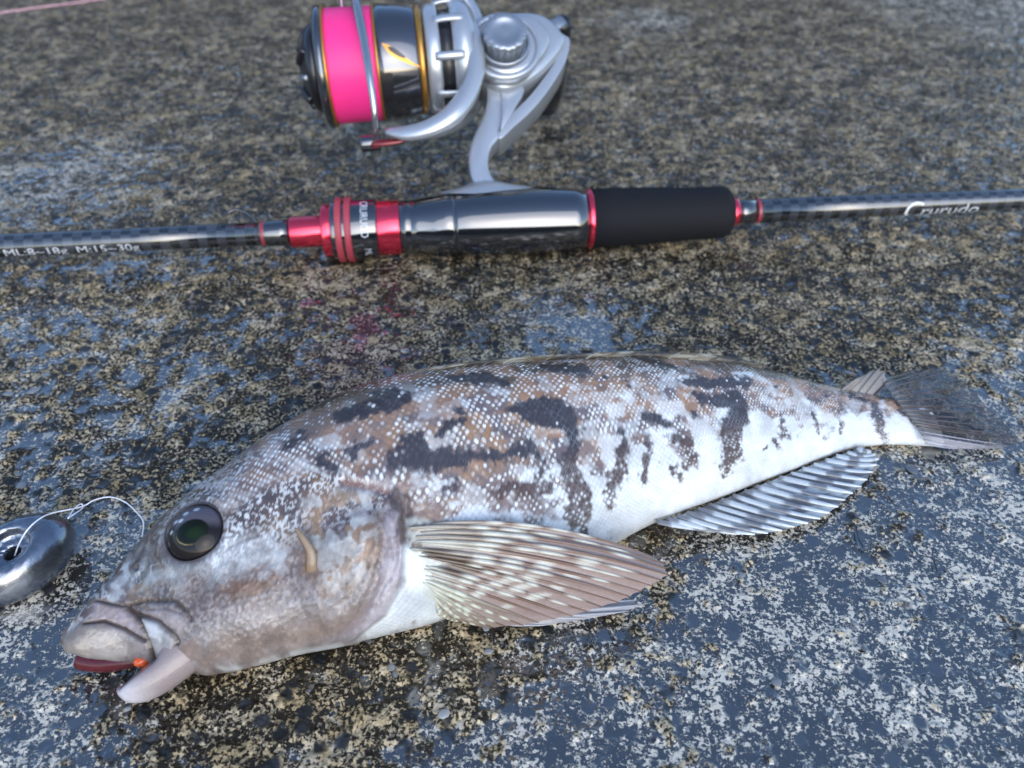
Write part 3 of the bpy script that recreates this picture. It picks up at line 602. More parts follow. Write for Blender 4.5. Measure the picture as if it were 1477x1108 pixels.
# pectoral
def pectoral():
    n = 21; base = lerp_pts([(604, 757), (606, 785), (612, 815), (620, 845), (634, 873)], n); base[:, 0] += np.random.default_rng(3).normal(0, 7, n)
    tip = lerp_pts([(948, 806), (964, 821), (958, 838), (925, 853), (888, 868), (846, 882), (800, 893), (752, 901), (712, 905), (680, 901), (655, 890)], n)
    rays = []
    for j in range(n):
        f = j/(n-1); b, nb = flank(*base[j]); b = b + nb*.0006
        e = at(tip[j][0], tip[j][1], .010*(1-f)+.0035)
        mx, my = (base[j]+tip[j])/2 + np.array([-10*f, -42*(1-f)**1.5 + 14*f]); _, zb = proj(b); _, ze = proj(e)
        rays.append((b, at_depth(mx, my, (zb+ze)/2 - .006*(1-f) - .002), e))
    def colour(f, t, j):
        q = np.random.default_rng(j); c = np.ones((len(t), 3))*np.array([.145, .080, .050]); c[:] += (np.array([.24, .17, .14])-c)*(.25+.3*np.sin(t*9+j))[:, None].clip(0, 1)
        pale = np.array([.58, .58, .50]) if f < .62 else np.array([.60, .64, .52])
        for u in (.30, .44, .56, .70, .83):
            u0 = u + q.normal(0, .014) - .05*abs(f-.4); k = q.random(); wd = .034+.022*q.random()
            if k > .12 and not (u > .65 and k < .6): c += (pale-c)*np.exp(-((t-u0)/wd)**4)[:, None]*.9
        c += (np.array([.46, .46, .39])-c)*sst(.36, .08, t)[:, None]*(.95 if f > .15 else .5)
        c += (np.array([.07, .035, .018])-c)*sst(1.15, .75, np.hypot((t-.13-.25*(f-.36))/.13, (f-.40)/.13))[:, None]*.9
        if f > .62: c += (np.array([.52, .54, .42])-c)*sst(.95, .3, t)[:, None]*.45
        return c
    def mem(f, t):
        c = np.ones((len(f), len(t), 3))*np.array([.29, .215, .195]); T = t[None]*np.ones((len(f), 1)); Fv = f[:, None]*np.ones((1, len(t)))
        c += (np.array([.46, .47, .41])-c)*sst(.36, .06, T)[..., None]*.95; c += (np.array([.34, .32, .26])-c)*sst(.55, .9, Fv)[..., None]*.5
        nz = fbm(Fv*14, T*9, 3, 61); c += (np.array([.27, .20, .175])-c)*sst(.45, .65, nz)[..., None]*.6
        for u in (.44, .56, .70): c += (np.array([.56, .56, .50])-c)*(np.exp(-((T-u+.05*np.abs(Fv-.4))/.035)**4)*sst(.42, .56, fbm(Fv*18+u*30, T*3, 2, 62)))[..., None]*.85
        bl = np.hypot((T-.13 - .25*(Fv-.36))/.13, (Fv-.40)/.13); c += (np.array([.07, .035, .018])-c)*sst(1.15, .75, bl + (nz-.5)*1.2)[..., None]*.9; return c
    fin = build_fin('pectoral_fin', rays, colour, mem, .00060, .00034, M['membrane'], sub=4, seg=44, drape_gap=.0019, flat=.75, upv=tuple(FN))
pectoral()
# anal fin
def anal():
    n = 19; base = lerp_pts([(948, 753), (1000, 736), (1060, 713), (1120, 690), (1180, 667), (1238, 647)], n)
    tip = lerp_pts([(1040, 767), (1082, 771), (1116, 769), (1146, 761), (1174, 751), (1198, 738), (1217, 723), (1236, 707), (1252, 691), (1264, 673), (1266, 659), (1255, 650)], n)
    rays = []
    for j in range(n):
        b, nb = flank(base[j][0], base[j][1]-5); e = at(tip[j][0], tip[j][1], .0022); b = at_depth(base[j][0], base[j][1], min(proj(b)[1], proj(at(base[j][0], base[j][1], .0035))[1])-.0002)
        m = (base[j]+tip[j])/2 + np.array([4, 5]); rays.append((b, at(m[0], m[1], .0040), e))
    def colour(f, t, j):
        q = np.random.default_rng(j+50); c = np.ones((len(t), 3))*np.array([.50, .55, .58]); ph = q.random()*1.2
        c += (np.array([.085, .085, .105])-c)*sst(.5, .8, .5+.5*np.sin(t*11+ph+f*3))[:, None]*.8
        c += (np.array([.74, .77, .76])-c)*sst(.80, .93, t)[:, None]; return c
    def mem(f, t):
        T = t[None]*np.ones((len(f), 1)); Fv = f[:, None]*np.ones((1, len(t))); c = np.ones(T.shape+(3,))*np.array([.10, .105, .125])
        nz = fbm(Fv*22, T*5, 3, 65); c += (np.array([.34, .39, .42])-c)*sst(.45, .6, nz)[..., None]; return c
    build_fin('anal_fin', rays, colour, mem, .0010, .00075, M['membrane'], sub=4, seg=26, flat=.6)
anal()
# pelvic fin lying under the pectoral
def pelvic():
    n = 6; base = lerp_pts([(690, 880), (700, 892)], n); tip = lerp_pts([(912, 866), (930, 872), (905, 882), (850, 892), (800, 899), (770, 902)], n); rays = []
    for j in range(n):
        b = at(base[j][0], base[j][1], .006); e = at(tip[j][0], tip[j][1], .0022); m = (base[j]+tip[j])/2 + np.array([0, 6]); rays.append((b, at(m[0], m[1], .0045), e))
    col = lambda f, t, j: np.ones((len(t), 3))*np.array([.36, .37, .40]); mem = lambda f, t: np.ones((len(f), len(t), 3))*np.array([.26, .26, .29])
    build_fin('pelvic_fin', rays, col, mem, .0007, .0004, M['membrane'], sub=4, seg=20, flat=.6)
pelvic()
# tail fin spread flat on the ground
def tail():
    n = 17; base = lerp_pts([(1272, 548), (1290, 572), (1306, 596), (1322, 616), (1335, 640)], n)
    tip = lerp_pts([(1328, 530), (1368, 534), (1396, 553), (1422, 582), (1446, 606), (1467, 629), (1472, 638), (1440, 646), (1395, 648)], n); rays = []
    for j in range(n):
        f = j/(n-1); zb = .014*(1-f)+.0045*f; b = at(base[j][0], base[j][1], zb); e = at(tip[j][0], tip[j][1], .0018 + .004*(1-f)); m = (base[j]*.45+tip[j]*.55) + np.array([0, 3.])
        rays.append((b, at(m[0], m[1], .5*zb+.002), e))
    def colour(f, t, j):
        c = np.ones((len(t), 3))*np.array([.040, .030, .030]); c += (np.array([.13, .09, .085])-c)*(.5+.5*np.sin(t*16+j*1.7)).clip(0, 1)[:, None]*.7
        if f > .80: c += (np.array([.48, .47, .52])-c)*sst(1., .7, t)[:, None]*.8
        c += (np.array([.22, .21, .21])-c)*sst(.18, .04, t)[:, None]*.6; return c
    def mem(f, t):
        T = t[None]*np.ones((len(f), 1)); Fv = f[:, None]*np.ones((1, len(t))); c = np.ones(T.shape+(3,))*np.array([.022, .018, .018])
        nz = fbm(Fv*12, T*8, 3, 67); c += (np.array([.075, .06, .055])-c)*sst(.45, .65, nz)[..., None]; c += (np.array([.46, .45, .50])-c)*sst(.80, .92, Fv)[..., None]*.8; c += (np.array([.20, .19, .19])-c)*sst(.18, .03, T)[..., None]*.6; return c
    build_fin('tail_fin', rays, colour, mem, .00034, .00016, M['tail_membrane'], sub=4, seg=28, flat=.6)
    # dark scaled edge where the tail begins
    P = spline(np.array([flank(*q)[0] + flank(*q)[1]*.0006 if q[0] < 1300 else at(q[0], q[1], z_) for q, z_ in [((1268, 548), .016), ((1282, 568), .014), ((1298, 590), .012), ((1318, 612), .0095), ((1336, 618), .008)]]), 20)
tail()
# folded dorsal fin along the back
def dorsal():
    xs = np.linspace(455, 1095, 150); tp = np.array([spot(x, np.interp(x, [455, 540, 600, 700, 800, 900, 1000, 1095], [588, 551, 538, 526, 519, 515, 518, 531])) for x in xs])
    pts = np.array([_G[i, j] for i, j in tp]); ker = np.ones(15)/15; pts = np.stack([np.convolve(np.pad(pts[:, c], 7, mode='edge'), ker, 'valid') for c in range(3)], -1)
    s = np.linspace(0, 1, 150); hgt = .0017*sst(0, .08, s)*sst(1, .9, s)
    rows = []
    for k in np.linspace(0, 1, 7): rows.append(pts - FN*.0008 + (FU*.85 + FN*.25)*((k*1.1-.15)*hgt)[:, None] + E1*(k*.005) + FN*(np.sin(k*3.1)*.0007))
    G = np.stack(rows, 0); S, K = np.broadcast_arrays(s[None], np.linspace(0, 1, 7)[:, None])
    col = np.ones((7, 150, 3))*np.array([.12, .095, .06]); st = .5+.5*np.sin(S*46 + K*8 + 9*fbm(S*9, K*2, 2, 71)); col += (np.array([.52, .53, .46])-col)*(sst(.45, .75, st)*sst(.1, .5, fbm(S*14, K*2, 2, 73)))[..., None]*.45
    for c0, w in [(.05, .05), (.14, .03), (.36, .05), (.56, .04), (.74, .05), (.93, .05)]: col += (np.array([.028, .022, .018])-col)*np.exp(-((S-c0)/w)**4)[..., None]*.9
    fin = mesh('dorsal_fin', G.reshape(-1, 3), gridfaces(7, 150), M['membrane'], fish, col=col.reshape(-1, 3))
    for i in range(6, 146, 7):
        V, F = tube(G[:, i], np.linspace(.0004, .0002, 7), 6, up=FN); mesh('fin_ray', V, F, M['fin'], fin, col=np.ones((len(V), 3))*col[3, i])
dorsal()
# loose rear lobe of the dorsal fin by the tail
def lobe():
    n = 5; base = lerp_pts([(1215, 562), (1262, 568)], n); tip = lerp_pts([(1238, 545), (1256, 535), (1268, 531), (1276, 536), (1280, 548)], n); rays = []
    for j in range(n):
        b, nb = flank(*base[j]); rays.append((b, None, at_depth(tip[j][0], tip[j][1], proj(b)[1]+.002)))
    rays = [(b, (b+e)/2 + FN*.001, e) for b, _, e in rays]
    col = lambda f, t, j: np.ones((len(t), 3))*(np.array([.24, .22, .20]) if j < 4 else np.array([.06, .045, .04])); mem = lambda f, t: np.ones((len(f), len(t), 3))*np.array([.22, .20, .18])
    build_fin('dorsal_lobe', rays, col, mem, .0005, .0003, M['membrane'], sub=3, seg=10)
lobe()

# ------------------------------------------------------------------ bait in the mouth
b0 = at(118, 953, .0062); bait = empty('bait', (b0[0], b0[1], 0)); tag(bait, 'dark red soft bait with an orange bead held in the fish mouth', 'bait')
S = spline(np.array([at(114, 948, .0042), at(126, 952, .0042), at(150, 955, .0045), at(185, 952, .006), at(225, 946, .007)]), 30)
V, F = tube(S, .0027*np.interp(np.linspace(0, 1, 30), [0, .03, .12, .5, 1], [.3, .7, 1, .9, .6]), 18); mesh('bait_body', V, F, M['bait'], bait)
c = at(204, 954, .0088); d = nrm(np.array([1, .2, .1])); V, F, uv = lathe(c, d, [(-.0018, .0003), (-.0014, .0009), (-.0006, .0013), (.0006, .0013), (.0014, .0009), (.0018, .0003)], 20); mesh('bead', V, F, M['bead'], bait)

# ------------------------------------------------------------------ sinker and its leader
def sinker():
    c = at(24, 804, .007); g = nrm((at(113, 762) - at(-40, 845))*np.array([1, 1, 0])); v = np.array([-g[1], g[0], 0]); tilt = nrm(np.array([0, -.28, 1.])); v = nrm(np.cross(tilt, g)); g = np.cross(v, tilt)
    prof = [(.0, -.0030), (.10, -.0030), (.14, .0005), (.17, .0024), (.24, .0030), (.36, .0032), (.44, .0040), (.48, .0056), (.53, .0062), (.60, .0063), (.72, .0058), (.84, .0044), (.93, .0024), (.98, .0004), (1., -.0016), (.97, -.0036), (.86, -.0056), (.6, -.0068), (.1, -.0070)]
    prof = spline(np.array(prof), 70); a = np.linspace(0, 2*math.pi, 90, endpoint=False); r = np.maximum(prof[:, 0], 0)
    A, Bx = .0150, .0108; k = np.clip((r-.45)/.5, 0, 1)                    # rounder recess in an oval body
    ax = .0124 + (A-.0124)*k; bx = .0102 + (Bx-.0102)*k
    nz = (fbm(r[:, None]*9 + np.cos(a)[None]*4, np.sin(a)[None]*4 + r[:, None]*3, 3, 81)-.5)*.0006
    V = c + (r*ax)[:, None, None]*np.cos(a)[None, :, None]*g + (r*bx)[:, None, None]*np.sin(a)[None, :, None]*v + (prof[:, 1][:, None]+nz)[..., None]*tilt
    V[..., 2] = np.maximum(V[..., 2], -.0004)
    root = empty('sinker', (c[0], c[1], 0)); tag(root, 'oval grey lead sinker with a hollow centre beside the fish head', 'sinker')
    mesh('weight', V.reshape(-1, 3), gridfaces(70, 90, True), M['lead'], root)
    # knotted leader running from the hole over the ground
    pts = [c + tilt*.0010, c + tilt*.0044 + g*.003, c + g*.0068 + tilt*.0072, c + g*.0105 + tilt*.0068 + v*.001, c + g*.0136 + tilt*.0044 + v*.002, at(118, 731, .0120), at(135, 722, .0120), at(158, 717, .0115), at(180, 724, .0105), at(198, 740, .0090), at(207, 754, .0075), at(205, 775, .004)]
    V, F = tube(spline(np.array(pts), 90), .00022, 8); l = empty('leader_line', (pts[5][0], pts[5][1], 0)); tag(l, 'thin clear leader line arching from the lead sinker to the fish snout', 'fishing line'); mesh('strand', V, F, M['mono'], l)
    k0 = [at(98, 748, .0135), at(106, 735, .013), at(117, 727, .0125), at(119, 733, .012), at(108, 741, .013), at(98, 748, .0135)]; V, F = tube(spline(np.array(k0), 40), .0002, 8); mesh('loop_knot', V, F, M['mono'], l)
sinker()

# ------------------------------------------------------------------ fishing rod
RZ = .0136; RA = at(0, 354.5, RZ); RB = at(1477, 286.5, RZ); RD = nrm(RB-RA)
def rod_s(x):                             # photo column -> distance along the rod axis, metres per pixel there
    lo, hi = -1., 2.
    for _ in range(50):
        mid = (lo+hi)/2; q, z = proj(RA + RD*mid)
        if q[0] < x: lo = mid
        else: hi = mid
    return mid, z/FPX
rod = empty('fishing_rod', (RA+RD*rod_s(700)[0])*np.array([1, 1, 0])); tag(rod, 'black carbon fishing rod with red trim and foam foregrip on concrete', 'fishing rod')
def rprof(pts):                           # (photo x, photo half thickness)
    return [(rod_s(x)[0], h*rod_s(x)[1]) for x, h in pts]
def rpart(name, pts, mat, seg=64, parent=None):
    V, F, uv = lathe(RA, RD, rprof(pts), seg); return mesh(name, V, F, mat, parent or rod, uv=uv)
def drum(x0, x1, h, b=1.5): return [(x0, h-b*1.6)] + [(x0+b-b*math.cos(t), h-b+b*math.sin(t)) for t in np.linspace(0, math.pi/2, 5)] + [(x1-b+b*math.sin(t), h-b+b*math.cos(t)) for t in np.linspace(0, math.pi/2, 5)] + [(x1, h-b*1.6)]
rpart('front_blank', [(-900, 13.5), (-300, 15.8), (0, 17.2), (200, 17.), (376, 16.8)], M['carbon'])
rpart('thread_band', drum(378, 384, 17.9, .8), M['thread'])
rpart('thread_wrap', [(375.5, 17.0), (379, 17.5), (390, 18.2), (405, 18.8), (421, 19.)], M['gloss_black'])
rpart('locknut', drum(420, 468, 22.5, 1.5), M['red'])
rpart('locknut_flange', drum(467, 482, 38.5, 2.5), M['red'])
rpart('collar', drum(481, 546, 43, 2.), M['gloss_black'])
rpart('grip_ring', drum(487.5, 497, 46.5, 2.2), M['red_ring']); rpart('grip_ring', drum(500.5, 510, 46.5, 2.2), M['red_ring'])
rpart('red_sleeve', drum(545.5, 578, 39.5, 1.5), M['red'])
rpart('front_hood', [(577.5, 36), (579, 39.), (592, 39.2), (593, 38.6), (594.5, 39.3), (605, 40.), (625, 43.5), (640, 46.), (652, 46.6), (656, 45.5), (657, 43)], M['gloss_black'])
seat = rpart('reel_seat', [(655, 44.5), (660, 45.6), (680, 46.6), (705, 47.6), (735, 48.2), (770, 47.8), (800, 46.2), (825, 44.2), (845, 42.5)], M['gloss_black'], 96)
rpart('seat_ring', drum(844.5, 852, 43.2, 2.), M['red'])
rpart('foregrip', [(851.5, 40.5), (853, 42), (880, 42), (930, 40.6), (970, 38.4), (1000, 37.), (1025, 37.2), (1040, 36.6), (1048, 34), (1052, 29), (1054, 20)], M['foam'], 80)
rpart('red_cone', [(1053, 21.5), (1056, 22), (1061, 20.5), (1063.5, 17.5)], M['red'])
rpart('thread_wrap', [(1063, 17.3), (1070, 17.6), (1089, 17.)], M['gloss_black']); rpart('thread_band', drum(1089, 1094, 17.4, .8), M['thread'])
rpart('rear_blank', [(1088.5, 16.9), (1250, 16.2), (1477, 14.4), (1700, 13.2)], M['carbon'])
RN_up = nrm(np.cross(np.cross(RD, ZZ), RD)); RN_sd = nrm(np.cross(RD, RN_up)); RN_sd = RN_sd if RN_sd[1] < 0 else -RN_sd     # up, towards the viewer
def rod_text(name, s, x0, size_px, ang0, mat, radius_px, parent=rod, along=True, x_scale=1., extra=1.012):
    s0, k = rod_s(x0); V, F = text_mesh(s, size_px*k); r = radius_px*k*extra; out = []
    for v in V:
        if along: t = s0 + v[0]*x_scale; an = ang0 + v[1]/r
        else: t = s0 + v[1]; an = ang0 - v[0]/r*x_scale
        out.append(RA + RD*t + r*(math.sin(an)*RN_up + math.cos(an)*RN_sd))
    return mesh(name, out, F, mat, parent, smooth=False)
rod_text('lettering', '10g  ML:8~18g  M:15~30g', -36, 17, math.radians(-30), M['grey_ink'], 17.6, x_scale=1.3)
rod_text('lettering', 'C', 1297, 40, math.radians(-60), M['white_ink'], 16.4, x_scale=1.05)
rod_text('lettering', 'rurudo', 1322, 25, math.radians(-44), M['grey_ink'], 16.2, x_scale=1.25)
rod_text('lettering', 'CRURUDO', 524, 15, math.radians(88), M['white_ink'], 43, along=False, x_scale=.8)
rod_text('lettering', 'ML', 527, 14, math.radians(-12), M['grey_ink'], 43, along=False, x_scale=.8)
# wire hook keeper behind the blank
hk = []
for x, y, u in [(372, 331, 0), (366, 316, .0), (352, 306, 0), (338, 303, 0), (328, 308, 0)]:
    s0, k = rod_s(x); cq = RA + RD*s0; hk.append(at_depth(x, y, proj(cq)[1] + .006))
V, F = tube(spline(np.array(hk), 24), .0005, 8); mesh('hook_keeper', V, F, M['dark_metal'], rod)

# ------------------------------------------------------------------ spinning reel
PHI = math.radians(40); RO = RA + RD*rod_s(700)[0]
Q1 = RD; hz = nrm(np.cross(ZZ, RD)); hz = hz if hz[1] > 0 else -hz
Q2 = hz*math.cos(PHI) + ZZ*math.sin(PHI); Q3 = -hz*math.sin(PHI) + ZZ*math.cos(PHI)         # along rod, away from rod, towards viewer
def rp(x, y, off=0.): return on_plane(x, y, RO + Q3*off, Q3)
reel = empty('fishing_reel', RO*np.array([1, 1, 0])); tag(reel, 'silver spinning reel with pink line on its spool mounted under the rod', 'fishing reel')
KP = proj(rp(600, 90))[1]/FPX             # metres per photo pixel at the spool
AX0 = rp(468, 98); AX1 = rp(690, 82); AD = nrm(AX1-AX0)
def ax(x): return np.linalg.norm(rp(x, 98-(x-468)*16/222) - AX0)*(1 if x > 468 else -1)
def apart(name, pts, mat, parent=reel, seg=72):
    V, F, uv = lathe(AX0, AD, [(ax(x), r*KP) for x, r in pts], seg, up=tuple(Q2)); return mesh(name, V, F, mat, parent, uv=uv)
spool = apart('spool', [(462, 40), (462, 74), (464, 80), (467, 83.5), (472, 83.5), (476, 80.5), (477.5, 70), (477.5, 60), (546, 60), (546, 76), (549, 79), (556, 79.5), (580, 77.5), (600, 74), (604, 72.5), (605, 60)], M['dark_metal'])
apart('line_winding', [(477.8, 60), (477.8, 77.), (482, 78), (510, 77.6), (540, 77.2), (545.5, 76.5), (545.6, 60)], M['braid'], spool)
apart('gold_trim', [(474.5, 78), (475, 82.2), (477.5, 81.5), (478.5, 78)], M['gold'], spool); apart('gold_trim', [(544.8, 75), (545.2, 79.2), (548, 79.6), (548.6, 76)], M['gold'], spool); apart('gold_trim', [(603.5, 60), (604.2, 74.2), (609.5, 73.8), (611, 72.8), (611.5, 60)], M['gold'], spool)
knob = apart('drag_knob', [(433, 0.1), (433.5, 12), (436, 26), (441, 40), (446, 50), (449, 56), (455, 60), (462.5, 60), (463, 40)], M['black'])
for k in range(9):                        # raised pale grips and marks of the knob face
    an = k/9*2*math.pi + .3; uq = nrm(np.cross(AD, Q2)); rad = math.cos(an)*Q2 + math.sin(an)*uq; tg = np.cross(AD, rad)
    P = [AX0 + AD*ax(x) + rad*(r*KP) + tg*(.0006*(i-1)) for i, (x, r) in enumerate([(449, 53), (444.5, 47), (440, 38), (437, 28)])]
    V, F = tube(spline(np.array(P), 8), .0014 if k % 2 else .0018, 8, up=rad); mesh('knob_grip', V, F, M['silver2'] if k % 3 == 0 else M['black'], knob)
rotor = apart('rotor', [(614, 60), (615, 72), (620, 74), (630, 75), (634, 73), (634.5, 66), (652, 66), (653, 74), (666, 78), (676, 76), (684, 64), (690, 46), (692, 30)], M['silver'])
for k in range(9):                        # ribs bridging the rotor's open slots
    an = k/9*2*math.pi; uq = nrm(np.cross(AD, Q2)); rad = math.cos(an)*Q2 + math.sin(an)*uq
    P = [AX0 + AD*ax(x) + rad*(r*KP) for x, r in [(628, 73.5), (640, 76), (655, 76.5), (668, 76)]]
    V, F = tube(spline(np.array(P), 8), .0019, 8, flat=.6, up=rad); mesh('rotor_rib', V, F, M['silver'], rotor)
apart('rotor_core', [(634.2, 50), (634.4, 66.5), (652.2, 66.5), (652.4, 50)], M['black'], rotor)
# arms and bail
def armpath(pts, n=40): return spline(np.array([rp(x, y, o) for x, y, o in pts]), n)
V, F = tube(armpath([(556, 190, .014), (590, 192, .016), (625, 183, .018), (655, 163, .019), (676, 132, .019), (687, 95, .019), (683, 58, .018), (668, 22, .016), (645, -8, .013), (610, -34, .010), (560, -48, .008)]), np.interp(np.linspace(0, 1, 40), [0, .08, .3, .5, .8, 1], [.0014, .0034, .0046, .0038, .0042, .003]), 14, flat=.7, up=Q3); mesh('rotor_arm', V, F, M['silver'], reel)
V, F = tube(armpath([(640, 172, .006), (666, 140, .010), (678, 100, .012), (672, 50, .011), (652, 8, .008), (630, -12, .004)], 30), np.interp(np.linspace(0, 1, 30), [0, .5, 1], [.0018, .0024, .0018]), 12, flat=.7, up=Q3); mesh('rotor_arm', V, F, M['silver2'], reel)
V, F = tube(armpath([(600, 190, -.012), (640, 184, -.016), (672, 165, -.018), (690, 120, -.018), (690, 60, -.018), (676, 10, -.016), (640, -20, -.012), (590, -40, -.008)]), .0042, 12, flat=.8, up=Q3); mesh('rotor_arm', V, F, M['silver'], reel)
V, F = tube(armpath([(538, 208, .008), (541, 192, .018), (540, 160, .026), (533, 110, .031), (525, 60, .031), (517, 20, .028), (511, -14, .020), (520, -45, .010), (560, -52, .004)], 50), np.interp(np.linspace(0, 1, 50), [0, .25, .6, 1], [.0009, .0013, .0020, .0022]), 12, up=Q3); mesh('bail_wire', V, F, M['steel'], reel)
c = rp(534, 207, .009); V, F, uv = lathe(c - AD*.004, AD, rounded(0, .0085, .0034, .0008), 24, up=tuple(Q2)); lr = mesh('line_roller', V, F, M['dark_metal'], reel)
V, F = tube(armpath([(536, 207, .011), (556, 206, .012), (578, 203, .012), (592, 198, .013)], 14), np.interp(np.linspace(0, 1, 14), [0, .5, 1], [.0018, .0014, .0009]), 10, flat=.6, up=Q3); mesh('bail_arm', V, F, M['dark_red'], reel)
# gold-edged cut-out on the spool skirt
def skirt(x, y, gap): 
    d = ray(x, y); o = _C - AX0; dp = d - AD*(d@AD); op = o - AD*(o@AD); s0 = (_C + d*(proj(rp(x, y, .02))[1]) - AX0)@AD
    r = np.interp(s0, [ax(549), ax(580), ax(600)], [79.*KP, 77.5*KP, 74*KP]) + gap
    a_, b_, c_ = dp@dp, 2*dp@op, op@op-r*r; D = max(b_*b_-4*a_*c_, 0); return _C + d*((-b_-math.sqrt(D))/(2*a_))
def decal(name, pts, gap, mat):
    S = spline(np.array(pts+[pts[0]], float), 40)[:-1]; cen = S.mean(0); V = [skirt(*cen, gap)] + [skirt(x, y, gap) for x, y in S] + [skirt(*(cen*.5+np.array([x, y])*.5), gap) for x, y in S]; n = len(S)
    F = [(0, 1+n+i, 1+n+(i+1) % n) for i in range(n)] + [(1+n+i, 1+i, 1+(i+1) % n, 1+n+(i+1) % n) for i in range(n)]
    mesh(name, V, F, mat, spool)
decal('gold_mark', [(550, 62), (562, 66), (580, 79), (592, 88), (607, 97), (592, 93), (575, 86), (561, 77)], .0003, M['gold']); decal('dark_mark', [(559, 67), (568, 69), (584, 81), (584, 84), (574, 81), (563, 73)], .0006, M['black'])
decal('dark_mark', [(551, 108), (566, 107), (567, 140), (553, 144)], .0004, M['black'])
# body
def outl(pts, off=0., n=None):
    P = np.array(pts+[pts[0]], float); S = spline(P, n or len(pts)*4)[:-1]; return [rp(x, y, off) - Q3*off for x, y in S]
bodyr = solid('gear_case', outl([(668, 36), (690, 22), (720, 16), (770, 15), (796, 26), (814, 48), (812, 66), (796, 88), (775, 108), (750, 122), (722, 128), (700, 114), (688, 92), (676, 64)], .010), Q1, Q2, Q3, -.016, .010, .0045, M['silver'], reel)
solid('side_plate', outl([(688, 40), (708, 24), (740, 19), (772, 24), (792, 46), (790, 68), (772, 92), (745, 106), (716, 104), (694, 84)], .0145), Q1, Q2, Q3, .0095, .0145, .003, M['silver'], bodyr)
solid('rear_guard', outl([(800, 40), (814, 50), (822, 58), (816, 88), (795, 124), (770, 156), (742, 182), (722, 200), (716, 190), (724, 176), (742, 160), (764, 138), (786, 110), (803, 84), (808, 64)], .006), Q1, Q2, Q3, -.011, .006, .003, M['silver'], reel)
solid('stem', outl([(686, 268), (678, 248), (676, 222), (682, 198), (694, 172), (702, 148), (702, 126), (696, 104), (740, 104), (752, 124), (742, 150), (732, 176), (720, 198), (708, 214), (704, 236), (710, 254), (722, 268), (722, 282), (686, 282)], .006), Q1, Q2, Q3, -.007, .006, .003, M['silver'], reel)
solid('stem_rib', outl([(722, 120), (744, 118), (756, 130), (742, 156), (728, 182), (722, 186), (724, 160)], .0085), Q1, Q2, Q3, -.004, .0085, .002, M['silver'], reel)
# foot saddle curved over the seat
seat_r = 47*rod_s(700)[1]; rows = []
for x, h in [(640, .0004), (652, .0010), (668, .0018), (684, .0034), (702, .0040), (722, .0032), (738, .0020), (754, .0012), (768, .0004)]:
    s0, k = rod_s(x); wdt = np.interp(x, [640, 690, 768], [.35, .62, .35]); row = []
    for a_ in np.linspace(-wdt, wdt, 13): rr = seat_r*np.interp(x, [640, 735, 768], [.975, 1.02, 1.015]) + h*math.cos(a_/wdt*1.5); row.append(RA + RD*s0 + rr*(math.cos(a_+.32)*Q2 + math.sin(a_+.32)*Q3))
    rows.append(row)
G = np.array(rows); mesh('foot', G.reshape(-1, 3), gridfaces(9, 13), M['silver'], reel)
# handle boss with screw cap on the near side
bc = rp(727, 68, .0140); BS = 1.28
V, F, uv = lathe(bc, Q3, [(-.006, .0158), (.0006, .0163), (.0016, .0158), (.0018, .0143), (.0008, .0136), (-.004, .0133)], 56, up=tuple(Q2)); boss = mesh('boss_ring', V, F, M['silver'], reel)
V, F, uv = lathe(bc, Q3, [(-.0039, .0001), (-.0038, .0132), (-.0042, .0133)], 40, up=tuple(Q2)); mesh('boss_floor', V, F, M['black'], boss)
V, F, uv = lathe(bc, Q3, [(-.004, .0112), (.0030, .0112), (.0038, .0108), (.0038, .0100), (-.004, .0100)], 40, up=tuple(Q2)); mesh('cap_collar', V, F, M['silver2'], boss)
a = np.linspace(0, 2*math.pi, 72, endpoint=False); knurl = .0092 + .0003*np.sign(np.sin(a*18)); uq = nrm(np.cross(Q3, Q2)); ring = np.cos(a)[:, None]*uq + np.sin(a)[:, None]*Q2
lv = [(-.004, .92), (.0030, .92), (.0095, 1.), (.0110, .98), (.0116, .90), (.0117, .62), (.0113, .58), (.0115, .2), (.0115, .01)]; V = np.array([bc + Q3*z_ + ring*(knurl*s_ if .0 < z_ < .0112 and s_ > .9 else np.full(72, .0092)*s_)[:, None] for z_, s_ in lv]); mesh('screw_cap', V.reshape(-1, 3), gridfaces(len(lv), 72, True), M['silver2'], boss)
# handle on the far side, its knob propping the reel on the ground
hb = rp(727, 66, -.014); V, F = tube(np.array([hb, hb - Q3*.006, hb - Q3*.012]), .0045, 12, up=Q1); mesh('handle_shaft', V, F, M['dark_metal'], reel)
he = hb - Q3*.012; hd_ = nrm(Q2*.6 + Q1*.8); tipz = he + hd_*.040; V, F = tube(spline(np.array([he, he + hd_*.015 - Q3*.002, tipz - Q3*.004]), 12), .0035, 10, flat=.6, up=Q3); arm = mesh('handle_arm', V, F, M['silver2'], reel)
kd = -Q3; k0 = tipz - Q3*.004; kl = max(.012, (k0[2]-.0065)/Q3[2]); V, F, uv = lathe(k0, kd, [(0, .003), (.002, .005), (kl*.5, .0075), (kl*.8, .0085), (kl-.001, .0075), (kl, .004)], 24, up=tuple(Q1)); mesh('handle_knob', V, F, M['black'], reel)

# ------------------------------------------------------------------ line leaving the spool and lying across the far concrete
pl = [rp(494, 30, -.004), rp(492, -5, -.002), rp(489, -40, .004), at(440, -120, .02), at(320, -60, .004), at(200, -14, .0012), at(130, 1, .001), at(60, 10, .001), at(0, 18.5, .001), at(-150, 40, .001)]
V, F = tube(spline(np.array(pl), 160), .0005, 6); ll = empty('fishing_line', (pl[5][0], pl[5][1], 0)); tag(ll, 'thin pink fishing line trailing from the reel spool across the concrete', 'fishing line'); mesh('strand', V, F, M['pe'], ll)

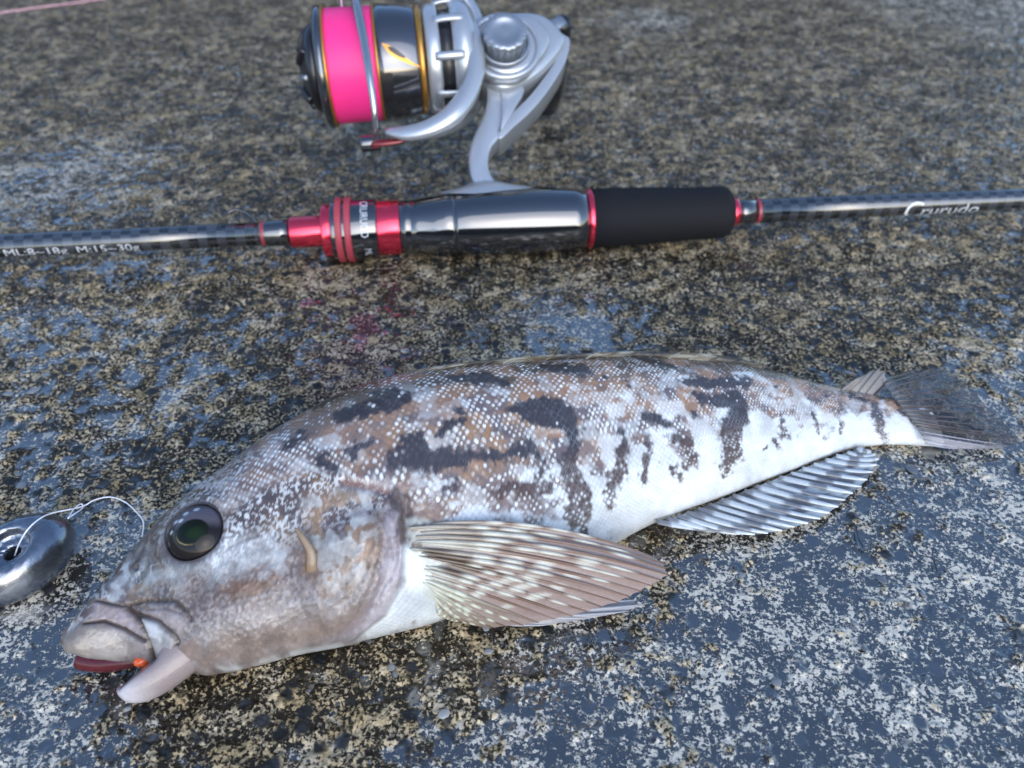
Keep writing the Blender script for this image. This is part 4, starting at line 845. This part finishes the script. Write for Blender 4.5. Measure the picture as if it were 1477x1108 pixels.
# ------------------------------------------------------------------ pebbles bedded in the concrete
def pebble_mesh(seed):
    q = np.random.default_rng(seed); bm = bmesh.new(); bmesh.ops.create_icosphere(bm, subdivisions=2, radius=1.)
    s = np.array([1, .62+.3*q.random(), .42+.2*q.random()]); k = q.normal(0, 1, (4, 3))
    for v in bm.verts:
        c_ = np.array(v.co); v.co = Vector(c_*s*(1 + .13*sum(math.sin(2.2*(c_@kk)+i) for i, kk in enumerate(k))/2))
    me = bpy.data.meshes.new('pebble'); bm.to_mesh(me); bm.free()
    for f in me.polygons: f.use_smooth = True
    return me
PM = {}
for kind in ('pale_pebble', 'dark_pebble'):
    PM[kind] = [pebble_mesh(i + (0 if kind[0] == 'p' else 20)) for i in range(6)]
    for me in PM[kind]: me.materials.append(M[kind])
fixed = [(1273, 837, 8), (1233, 898, 5), (1330, 858, 5), (48, 562, 11), (12, 567, 8), (65, 540, 7), (130, 460, 7), (190, 450, 8), (48, 475, 5), (160, 482, 6), (62, 515, 7), (100, 540, 5), (140, 645, 8), (70, 626, 7), (60, 605, 7), (5, 635, 7), (1318, 676, 11), (1120, 985, 8), (1070, 830, 5), (1185, 850, 6), (1365, 1095, 7), (1232, 905, 6), (565, 965, 6), (700, 905, 6), (705, 940, 7), (640, 1030, 9), (1100, 975, 7), (570, 975, 6), (160, 660, 7), (30, 700, 9), (505, 470, 8), (240, 600, 5), (1440, 1000, 8), (710, 262, 9)]
spots = [(x, y, r, 'pale_pebble') for x, y, r in fixed]
q = np.random.default_rng(12)
while len(spots) < 250:
    x, y = q.uniform(0, 1477), q.uniform(0, 1108); r = q.uniform(2.5, 6.5)
    if y < 390 and q.random() < .75: continue
    spots.append((x, y, r*(.6 if q.random() < .4 else 1), 'pale_pebble' if q.random() < .22 else 'dark_pebble'))
px_ = np.array([at(x, y) for x, y, *_ in spots]); zz_, _, _ = ground_z(px_[:, 0], px_[:, 1])
for i, (x, y, r, kind) in enumerate(spots):
    k = np.linalg.norm(at(x+1, y) - at(x, y)); o = bpy.data.objects.new('pebble', PM[kind][i % 6]); COL.objects.link(o)
    o.location = (px_[i, 0], px_[i, 1], zz_[i] + r*k*.08); o.rotation_euler = (q.uniform(-.2, .2), q.uniform(-.2, .2), q.uniform(0, 6.28)); s = r*k; o.scale = (s, s, s*.42)
    o.parent = ground
# stray dark fibres
for pts, lab in [([(1312, 775), (1318, 790), (1325, 800), (1345, 806), (1352, 826)], 'thin dark curled fibre on wet concrete to the right of the anal fin'), ([(1235, 757), (1238, 775), (1245, 790)], 'short dark bent fibre on wet concrete just beyond the anal fin')]:
    V, F = tube(spline(np.array([at(x, y, .0008) for x, y in pts]), 24), .00016, 6); tag(mesh('fibre', V, F, M['black']), lab, 'fibre')
